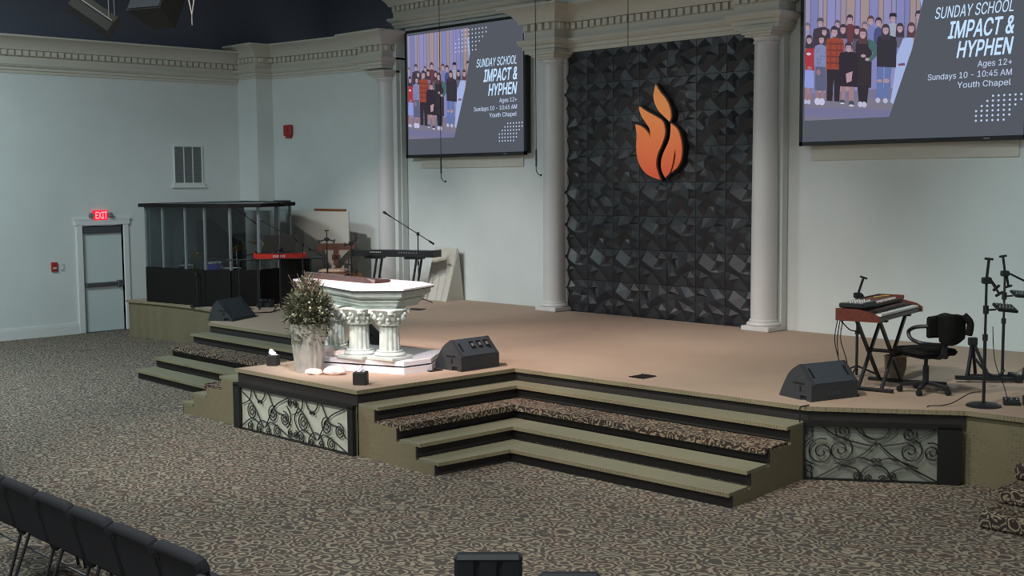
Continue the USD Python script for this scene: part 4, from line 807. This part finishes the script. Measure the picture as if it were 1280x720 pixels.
def stone(label, loc, sx, sy, sz, seed, rz=0, cloth='pale_stone'):
    m = trimesh.creation.icosphere(3, 1.); v = m.vertices; n = meshkit.fbm(v * 1.6 + seed * 7, 3, seed) - .5; v = v * (1 + .55 * n[:, None]); v[:, 2] = np.maximum(v[:, 2], -.5); v = v * [sx, sy, sz]; v[:, 2] -= v[:, 2].min()
    m.vertices = v; t = obj('stone', move(m, loc, rz=rz), cloth, None, 40, label, 'stone', 'pale stones around the pulpit')
stone('flat pale stone in front of the vase, nearest the platform edge', (-13.32, 9.36, S), .13, .09, .05, 2, 20)
stone('rounded pinkish stone in front of the pulpit base, right of the vase', (-13.1, 9.53, S), .15, .11, .08, 3, 40)
stone('pale stone on the pulpit base at the foot of the left column', (-13.66, 9.86, S + .165), .13, .10, .08, 4, 0)
stone('pale stone on the pulpit base between the left and middle columns', (-13.42, 9.9, S + .165), .12, .09, .06, 5, 20)
def tissue(label, x, y, s, seed):
    t = thing('tissue_box', label, 'tissue box', (x, y, S), 38)
    obj('cover', bx(-s / 2, s / 2, -s / 2, s / 2, 0, s * .98, .01), 'tissue_black', t); obj('slot', bx(-s * .3, s * .3, -.02, .02, s * .97, s * .985), 'iron', t, smooth=False)
    rr = np.random.default_rng(seed); V = []; F = []; n = 14
    for i in range(6):
        u = i / 5
        for j in range(n):
            a = j * 2 * np.pi / n; w = (.045 * (1 - u) + .012) * (1 + .5 * rr.uniform(-1, 1)); V.append((w * math.cos(a) + .03 * u * (1 if seed == 1 else 0) - .03 * u * (seed == 1) * 2, w * .6 * math.sin(a), s * .96 + .085 * u))
    for i in range(5):
        for j in range(n): F += [(i * n + j, i * n + (j + 1) % n, (i + 1) * n + (j + 1) % n), (i * n + j, (i + 1) * n + (j + 1) % n, (i + 1) * n + j)]
    obj('tissue', trimesh.Trimesh(np.array(V), F, process=False), 'paper', t, smooth=60)
tissue('black cube tissue box left of the vase', -14.38, 9.43, .15, 1)
tissue('black cube tissue box at the right corner of the pulpit platform', -12.2, 9.27, .165, 2)

# ------------------------------------------------------------------ right side of the stage
ORG = (-7.62, 12.72)
t = thing('organ', 'reddish-brown wooden stage organ with white keys on the right', 'keyboard', (*ORG, 1.655), 9)
obj('case', hull([(x, y, z) for y in (.03, 1.47) for x, z in ((0, 0), (0, .135), (.24, .135), (.5, .05), (.5, 0))]), 'wood_dark', t, smooth=False)
for y in (0, 1.47): obj('cheek', hull([(x, yy, z) for yy in (y, y + .03) for x, z in ((-.005, 0), (-.005, .142), (.26, .142), (.44, .105), (.52, .06), (.52, 0))]), 'wood_red', t, smooth=False, label='red-brown wooden end')
obj('white_key_bed', bx(.33, .5, .12, 1.38, .06, .085), 'white_keys', t, smooth=False)
obj('black_key', [bx(.33, .43, .14 + k * .0345 - .008, .14 + k * .0345 + .008, .085, .10) for k in range(36) if k % 7 not in (2, 6)], 'black_keys', t, smooth=False, kind='stuff')
obj('control_panel', bx(.10, .30, .1, 1.4, .135, .14), 'black_plastic', t, smooth=False)
obj('control_knob', [lathe([(0, 0), (.011, 0), (.009, .022), (0, .022)], 8, (.2 + .04 * (k % 2), .2 + k * .07, .14)) for k in range(16)], 'white_plastic', t, kind='stuff')
t = thing('synthesizer', 'slim synthesizer with brown wooden lid on top of the organ', 'keyboard', (ORG[0] - .12, ORG[1] + .52, 1.797), 9)
obj('case', hull([(x, y, z) for y in (0, .98) for x, z in ((0, 0), (0, .04), (.30, .015), (.30, 0))]), 'wood_red', t, smooth=False); obj('end_cap', bx(-.01, .31, .98, 1.0, 0, .05, .005), 'wood_red', t); obj('slider', [bx(.24, .27, .08 + k * .055, .10 + k * .055, .016, .035) for k in range(14)], 'white_plastic', t, smooth=False, kind='stuff'); obj('rear_strip', bx(-.012, .0, 0, .98, 0, .05), 'black_plastic', t, smooth=False)
t = thing('mixer', 'small black and grey mixer on the near end of the organ', 'mixer', (ORG[0] + .0, ORG[1] + .06, 1.80), 9)
obj('body', bx(0, .30, 0, .42, 0, .055, .01), 'black_plastic', t); obj('top_panel', bx(.02, .28, .02, .4, .055, .06), 'grey_plastic', t, smooth=False); obj('knob', [lathe([(0, 0), (.012, 0), (.01, .02), (0, .02)], 8, (.06 + .06 * i, .06 + .07 * j, .06)) for i in range(4) for j in range(5)], 'white_plastic', t, kind='stuff')
t = thing('cable', 'short yellow cable lying on top of the synthesizer', 'cable', (ORG[0] - .08, ORG[1] + 1.0, 1.85)); obj('wire', tube(spline([(0, 0, 0), (.05, .06, .01), (.0, .12, .0), (.06, .2, .01), (.08, .24, .0)], 5), .006, 6), 'yellow_plastic', t)
t = thing('organ_stand', 'black double-braced X stand under the organ', 'stand', (*ORG, S), 9)
for x in (.12, .40):
    obj('brace', beam((x, .33, .845), (x, 1.12, .03), .03, .045), 'black_plastic', t, smooth=False); obj('brace', beam((x + .035, 1.12, .845), (x + .035, .33, .03), .03, .045), 'black_plastic', t, smooth=False)
for y in (.33, 1.12): obj('top_rail', bx(.02, .50, y - .03, y + .03, .83, .855, .006), 'black_plastic', t); obj('foot', bx(-.02, .58, y - .025, y + .025, 0, .045, .012), 'black_plastic', t)
obj('pivot', bar((.1, .725, .437), (.46, .725, .437), .022), 'gunmetal', t)
t = thing('cable', 'black cables drooping from the back of the organ to the stage', 'cable', (*ORG, S), 9)
for k, (y0, b) in enumerate(((.12, .1), (.2, -.05), (.3, .18))): obj('wire', tube(spline([(-.02, y0, .88), (-.07, y0 + .03, .6), (-.05 + b * .3, y0 + .06, .3), (-.08, y0 + b, .012)], 6), .006, 6), 'wire_black', t)
obj('wire', tube(spline([(.0, .15, .84), (.05, .3, .72), (.1, .5, .66), (.12, .7, .48)], 6), .007, 6), 'wire_black', t)
holder_stand('device_stand', 'black pole with tablet claw standing behind the organ', (-8.05, 13.95, S), RZV, 1.02, [((0, 0, 1.04), (.07, 0, 1.26)), ((.05, 0, 1.05), (.12, -.03, .93)), ((.03, 0, 1.02), (.03, -.04, .92))])
t = thing('bucket', 'small woven bucket-shaped drum on the stage under the organ', 'drum', (-7.56, 14.03, S)); obj('body', lathe([(0, 0), (.085, 0), (.125, .14), (.135, .25), (.125, .30), (.115, .30), (.115, .1), (0, .1)], 28), 'wicker', t); obj('rim', lathe([(.118, .29), (.14, .29), (.14, .31), (.118, .31), (.118, .29)], 28), 'wood_mid', t)
# office chair
t = thing('office_chair', 'black office swivel chair with a jacket over its back, at the organ', 'chair', (-6.86, 13.45, S), -25)
obj('seat', [bx(-.30, .25, -.27, .27, .45, .53, .04), hull([(-.30, -.25, .50), (-.30, .1, .50), (-.1, -.26, .51), (-.33, -.26, .40), (-.33, .0, .42), (-.28, -.24, .40)])], 'black_fabric', t); obj('seat_pan', bx(-.2, .18, -.18, .18, .42, .455, .01), 'black_plastic', t)
obj('gas_column', [bar((0, 0, .12), (0, 0, .32), .035, 12), bar((0, 0, .3), (0, 0, .43), .022, 12)], 'black_plastic', t)
for k in range(5):
    a = k * 2 * np.pi / 5 + .35; c, s_ = math.cos(a), math.sin(a)
    lg = obj('base_leg', beam((.02 * c, .02 * s_, .12), (.29 * c, .29 * s_, .085), .05, .035), 'black_plastic', t, smooth=False)
    obj('caster', [move(lathe([(0, -.022), (.034, -.022), (.036, 0), (.034, .022), (0, .022)], 14), (.29 * c, .29 * s_, .037), rx=90, rz=math.degrees(a)) if False else move(move(lathe([(0, -.025), (.03, -.025), (.036, -.01), (.036, .01), (.03, .025), (0, .025)], 14), rx=90), (.29 * c, .29 * s_, .037))], 'black_plastic', lg)
obj('back_bracket', tube(spline([(.1, 0, .44), (.27, 0, .46), (.31, 0, .6), (.31, 0, .78)], 5), .03, 8), 'black_plastic', t)
obj('back_spine', [beam((.31, 0, .44), (.31, 0, .95), .085, .035)], 'black_plastic', t, smooth=False)
obj('backrest', trimesh.util.concatenate([bx(.24, .29, -.21, .21, .68, .93, .025)]), 'black_fabric', t)
for s in (-1, 1): obj('armrest', [tube(spline([(.30, s * .05, .60), (.24, s * .24, .62), (.10, s * .29, .66), (.05, s * .29, .74), (.16, s * .28, .80), (.28, s * .20, .82)], 5), .022, 8)], 'black_plastic', t)
t = thing('jacket', 'dark jacket draped over the office chair back', 'jacket', (-6.86, 13.45, S), -25); V, F = [], []; nu, nv = 18, 15
for i in range(nu):
    for j in range(nv):
        y = -.10 + .36 * i / (nu - 1); u = j / (nv - 1) * .52 - .20
        if u < 0: x, z = .215 - .02 * math.sin(9 * y), .955 + u * .9
        else: x, z = .345 + .05 * u + .022 * math.sin(15 * y + u * 4), .955 - u * (.85 + .30 * math.sin(8 * y + 1))
        V.append((x, y * (1 + .08 * math.sin(u * 9)), z + .012 * math.sin(20 * y)))
for i in range(nu - 1):
    for j in range(nv - 1): a = i * nv + j; F += [(a, a + nv, a + nv + 1), (a, a + nv + 1, a + 1)]
sheet = trimesh.Trimesh(np.array(V), F, process=False); inn = sheet.copy(); inn.vertices = inn.vertices + [-.006, 0, -.006]; inn.invert()
obj('body', [sheet, inn], 'black_fabric', t, smooth=70)
obj('sleeve', [tube(spline([(.34, .24, .93), (.38, .30, .84), (.37, .29, .70)], 5), [.045] * 5 + [.042] * 5 + [.036], 10)], 'black_fabric', t)
# stands with personal mixers
def mixer_on(z, w, side):
    def f(t):
        obj('mixer_bracket', [beam((0, 0, z - .02), (.10, -.03, z - .01), .025, .02), lathe([(0, z - .06), (.03, z - .06), (.03, z + .03), (0, z + .03)], 14)], 'black_plastic', t, smooth=False)
        obj('personal_mixer', move(bx(.0, w, -.1, .1, 0, .035, .008), (.09, -.02, z), rx=14, ry=6), 'black_plastic', t); obj('mixer_knob', [move(lathe([(0, .035), (.011, .035), (.009, .055), (0, .055)], 8, (.03 + .035 * k, -.05 + .09 * q, 0)), (.09, -.02, z), rx=14, ry=6) for k in range(int(w / .04)) for q in (0, 1)], 'grey_plastic', t, kind='stuff')
    return f
holder_stand('mixer_stand', 'black round-base stand with personal mixer at the right front of the stage', (-5.98, 13.06, S), RZV, 1.37, [((0, 0, 1.40), (.02, 0, 1.62)), ((.02, 0, 1.42), (.13, -.03, 1.24)), ((.05, 0, 1.38), (.12, .03, 1.30))], 'round', mixer_on(1.08, .22, 1))
holder_stand('mixer_stand', 'black round-base stand with personal mixer farther back at the right picture edge', (-6.66, 15.05, S), RZV, 1.30, [((0, 0, 1.33), (-.03, 0, 1.53)), ((0, 0, 1.34), (.28, -.03, 1.20)), ((0.02, 0, 1.3), (.06, .03, 1.15))], 'round', mixer_on(1.05, .30, 1))
t = thing('guitar_stand', 'black A-frame guitar stand lying open between the two mixer stands', 'stand', (-6.85, 14.62, S), RZV)
obj('hinge', bx(-.05, .05, -.04, .04, .44, .54, .01), 'black_plastic', t)
for x, y in ((-.08, -.05), (.18, -.12), (.12, .2)): obj('leg', beam((0, 0, .5), (x, y, .03), .035, .035), 'black_plastic', t, smooth=False)
obj('cradle', [beam((-.24, -.1, .06), (.52, -.18, .04), .05, .05), beam((-.05, .1, .05), (.45, .02, .05), .04, .04)], 'black_plastic', t, smooth=False); obj('cradle_end', bx(.46, .54, -.24, .06, .02, .10, .01), 'black_plastic', t); obj('hook', tube(spline([(.02, -.05, .28), (.14, -.1, .12), (.26, -.14, .08), (.34, -.14, .16)], 5), .016, 8), 'black_plastic', t)
floor_box('foot_pedal', 'small black foot pedal on the stage beside the front mixer stand', 'pedal', (-5.80, 13.36, S), 30, .17, .15, .07)
floor_box('foot_pedal', 'wider grey-knobbed pedal unit at the right picture edge beside the small pedal', 'pedal', (-5.60, 13.52, S), 30, .26, .16, .09)
floor_box('foot_pedal', 'dark pedal at the foot of the farther mixer stand', 'pedal', (-6.32, 15.22, S), 20, .30, .2, .13)
t = thing('cable', 'grey cable from the front mixer stand drooping over the stage edge', 'cable', (-5.98, 13.06, S)); obj('wire', tube(spline([(-.02, -.02, .16), (-.12, -.08, .14), (-.24, -.22, .04), (-.32, -.33, .012), (-.38, -.40, .012), (-.42, -.47, .0), (-.42, -.53, -.12), (-.40, -.52, -.3), (-.37, -.5, -.6)], 5), .006, 6), 'wire_black', t)
t = thing('cable', 'thin cables hanging from the mixers to the pedals at the right', 'cable', (-5.98, 13.06, S)); obj('wire', tube(spline([(.06, .05, .88), (.07, .1, .5), (.14, .2, .2), (.16, .25, .03)], 5), .005, 6), 'wire_black', t); obj('wire', tube(spline([(-.45, 2.15, .98), (-.3, 2.1, .6), (-.36, 2.05, .3), (-.36, 2.1, .06)], 5), .005, 6), 'wire_black', t); obj('wire', tube(spline([(-.3, 2.25, 1.0), (-.2, 2.2, .5), (-.3, 2.1, .25), (-.34, 2.1, .06)], 5), .005, 6), 'wire_black', t)
t = thing('cable', 'cable running down the stage front right of the long steps', 'cable', (-7.38, 11.63, S)); obj('wire', tube(spline([(.02, .12, .012), (.01, .03, .012), (0, -.02, .0), (0, -.025, -.12), (.005, -.02, -.3)], 5), .008, 6), 'wire_black', t)
# carpeted side steps at the right edge
t = thing('carpet_steps', 'dark scroll-carpeted side steps at the right picture edge', 'steps', (-5.12, 11.12, 0))
for k in range(4): obj('step', bx(.0, 2.2, .0 + .38 * k, .38 * k + .42, .165 * k, .165 * (k + 1), .03), 'scroll_tread', t)

# ------------------------------------------------------------------ hanging things
def hung_mic(label, x, y, z0):
    t = thing('hanging_microphone', label, 'microphone', (x, y, z0)); obj('wire', bar((0, 0, .42), (0, 0, 8.3 - z0), .006, 6), 'wire_black', t); obj('body', tube([(0, 0, .14), (0, 0, .42)], .014, 8), 'black_plastic', t); obj('gooseneck', tube(spline([(0, 0, .16), (.0, 0, .08), (.03, .01, .02), (.07, .03, .0)], 5), .007, 6), 'black_plastic', t); obj('capsule', move(lathe([(0, -.02), (.012, -.02), (.014, .015), (0, .02)], 10), (.075, .032, 0), ry=60), 'black_plastic', t)
hung_mic('thin choir microphone hanging before the left screen', -16.63, 14.5, 3.31)
hung_mic('thin choir microphone hanging beside the middle round column', -14.26, 14.5, 3.40)
t = thing('hanging_cable', 'single black cable hanging from the ceiling above the faceted wall', 'cable', (-12.3, 14.5, 5.33)); obj('wire', bar((0, 0, 0), (0, 0, 2.97), .006, 6), 'wire_black', t)
CRi, CU, CB = CR
def hang(name, label, cat, dist, px, py, build):
    pass
def frame_at(o, ax):                                               # local frame: u along ax, v, w
    u = np.array(ax, float); u /= np.linalg.norm(u); v = np.cross([0, 0, 1.], u); v /= np.linalg.norm(v); return u, v, np.cross(u, v)
o = np.array([-13.93, 7.0, 5.16]); t = thing('hanging_speaker', 'long dark eight-sided speaker hung on pale cables at top left', 'speaker', o)
u, v, w_ = frame_at(o, (-.30, -.36, .33))
def octo(r, a, b): return hull([u * s + (v * math.cos(k * np.pi / 4 + .39) + w_ * math.sin(k * np.pi / 4 + .39)) * r for s in (a, b) for k in range(8)])
obj('cabinet', octo(.15, 0, .52), 'speaker_grey', t, smooth=False); obj('end_plate', octo(.155, -.02, .0), 'speaker_grey', t, smooth=False)
for s in (-1, 1): obj('socket', [octo(.012, -.026, -.018)] if False else [move(trimesh.creation.icosphere(1, .014), tuple(-u * .02 + v * .035 * s + w_ * .02 * s))], 'lifted_black', t)
for s in (-1, 1): obj('rail', bar(v * .145 * s + w_ * .07, v * .145 * s + w_ * .07 + u * .5, .009), 'pipe_grey', t)
for p in (.04, .48):
    for s in (-1, 1): obj('sling', bar(v * .145 * s + w_ * .07 + u * p, v * .04 * s + u * p + np.array([0, 0, 8.3 - o[2] - u[2] * p]), .006, 6), 'pipe_grey', t)
o = np.array([-13.95, 7.55, 5.72]); t = thing('hanging_speaker', 'large dark speaker cabinet hung from the ceiling, second from left', 'speaker', o, 20)
obj('cabinet', move(hull([(x, y, z) for x, y in ((-.26, .0), (.26, .0), (.17, .42), (-.17, .42)) for z in (-.36, .36)]), rx=-28), 'speaker_grey', t, smooth=False); obj('grille', move(bx(-.24, .24, -.012, 0, -.34, .34), rx=-28), 'grille_cloth', t, smooth=False); obj('handle', move(bx(-.04, .04, -.03, -.01, .06, .08), rx=-28), 'grey_plastic', t)
for s in (-1, 1): obj('sling', bar((s * .2, .1, .3), (s * .3, .1, 2.84), .007, 6), 'pipe_grey', t)
t = thing('cable_sling', 'pale V-shaped cable sling hanging from the dark ceiling', 'cable', (-13.72, 7.95, 5.36))
for s in (-1, 1): obj('wire', bar((0, 0, 0), (s * .45, s * .3, 2.87), .008, 6), 'pipe_grey', t)
obj('hook', bar((0, 0, 0), (0, 0, -.12), .008, 6), 'pipe_grey', t)

# ------------------------------------------------------------------ chairs in the nearest rows
def hall_chair(label, x, y, rz, group=None):
    t = thing('hall_chair', label, 'chair', (x, y, 0), rz, group); W = .63
    obj('backrest', [hull([(a, b, z) for a in (-W / 2 + .035, W / 2 - .035) for b, z in ((0, .46), (.05, .44), (-.10, .84), (-.03, .84))])], 'chair_fabric', t, smooth=False)
    obj('top_roll', tube(spline([(-W / 2 + .04, -.06, .80), (-W / 2 + .05, -.075, .845), (-W / 2 + .08, -.08, .86), (0, -.085, .865), (W / 2 - .08, -.08, .86), (W / 2 - .05, -.075, .845), (W / 2 - .04, -.06, .80)], 4), .045, 12), 'chair_fabric', t)
    for s in (-1, 1): obj('back_post', tube([(s * (W / 2 - .03), .055, .40), (s * (W / 2 - .03), -.03, .64), (s * (W / 2 - .03), -.09, .83)], .022, 8), 'chair_vinyl', t)
    obj('seat', bx(-W / 2 + .02, W / 2 - .02, .06, .55, .38, .47, .04), 'chair_fabric', t)
    for s in (-1, 1):
        obj('leg', bar((s * .24, .08, .4), (s * .27, -.06, 0), .014, 8), 'gunmetal', t); obj('leg', bar((s * .24, .5, .4), (s * .25, .56, 0), .014, 8), 'gunmetal', t)
    obj('stretcher', bar((-.25, .05, .3), (.25, .05, .3), .01, 8), 'gunmetal', t)
    return t
places = ['black hall chair at the right end of the near row', 'second black hall chair from the right end of the near row', 'third black hall chair from the right end of the near row', 'fourth black hall chair from the right end of the near row', 'fifth black hall chair from the right end of the near row', 'sixth black hall chair, at the left picture edge of the near row']
ch = hall_chair(places[0], -7.27, 4.08, 0, 'near row of black hall chairs')
for k in range(1, 6): dup(ch, (-7.27 - .635 * k, 4.08 - .0 * k, 0), 0, places[k])
dup(ch, (-6.55, 3.93, -.05), -8, 'black hall chair set lower beyond the right end of the near row, mostly cut off')
t = thing('padded_chair', 'black chair with three upright back cushions at the bottom picture edge', 'chair', (-5.72, 5.35, 0), 45)
for k in (-1, 0, 1): obj('back_cushion', bx(k * .148 - .072, k * .148 + .072, -.05, .05, .46, .885, .022), 'chair_vinyl', t, smooth=40)
obj('back_panel', bx(-.215, .215, -.03, .045, .47, .86), 'chair_vinyl', t); obj('top_roll', bx(-.225, .225, -.055, .055, .84, .90, .03), 'chair_vinyl', t); obj('seat', bx(-.23, .23, .04, .5, .38, .47, .04), 'chair_vinyl', t)
for x in (-.19, .19):
    for y in (0, .45): obj('leg', bar((x, y, .48), (x, y, 0), .016), 'gunmetal', t)
t = thing('padded_chair', 'black chair top cut off by the bottom picture edge, right of the three-cushion chair', 'chair', (-5.14, 5.50, 0), 45)
obj('backrest', bx(-.2, .2, -.05, .05, .46, .868, .03), 'chair_vinyl', t); obj('seat', bx(-.2, .2, .04, .5, .38, .47, .04), 'chair_vinyl', t)
for x in (-.17, .17):
    for y in (0, .45): obj('leg', bar((x, y, .48), (x, y, 0), .016), 'gunmetal', t)
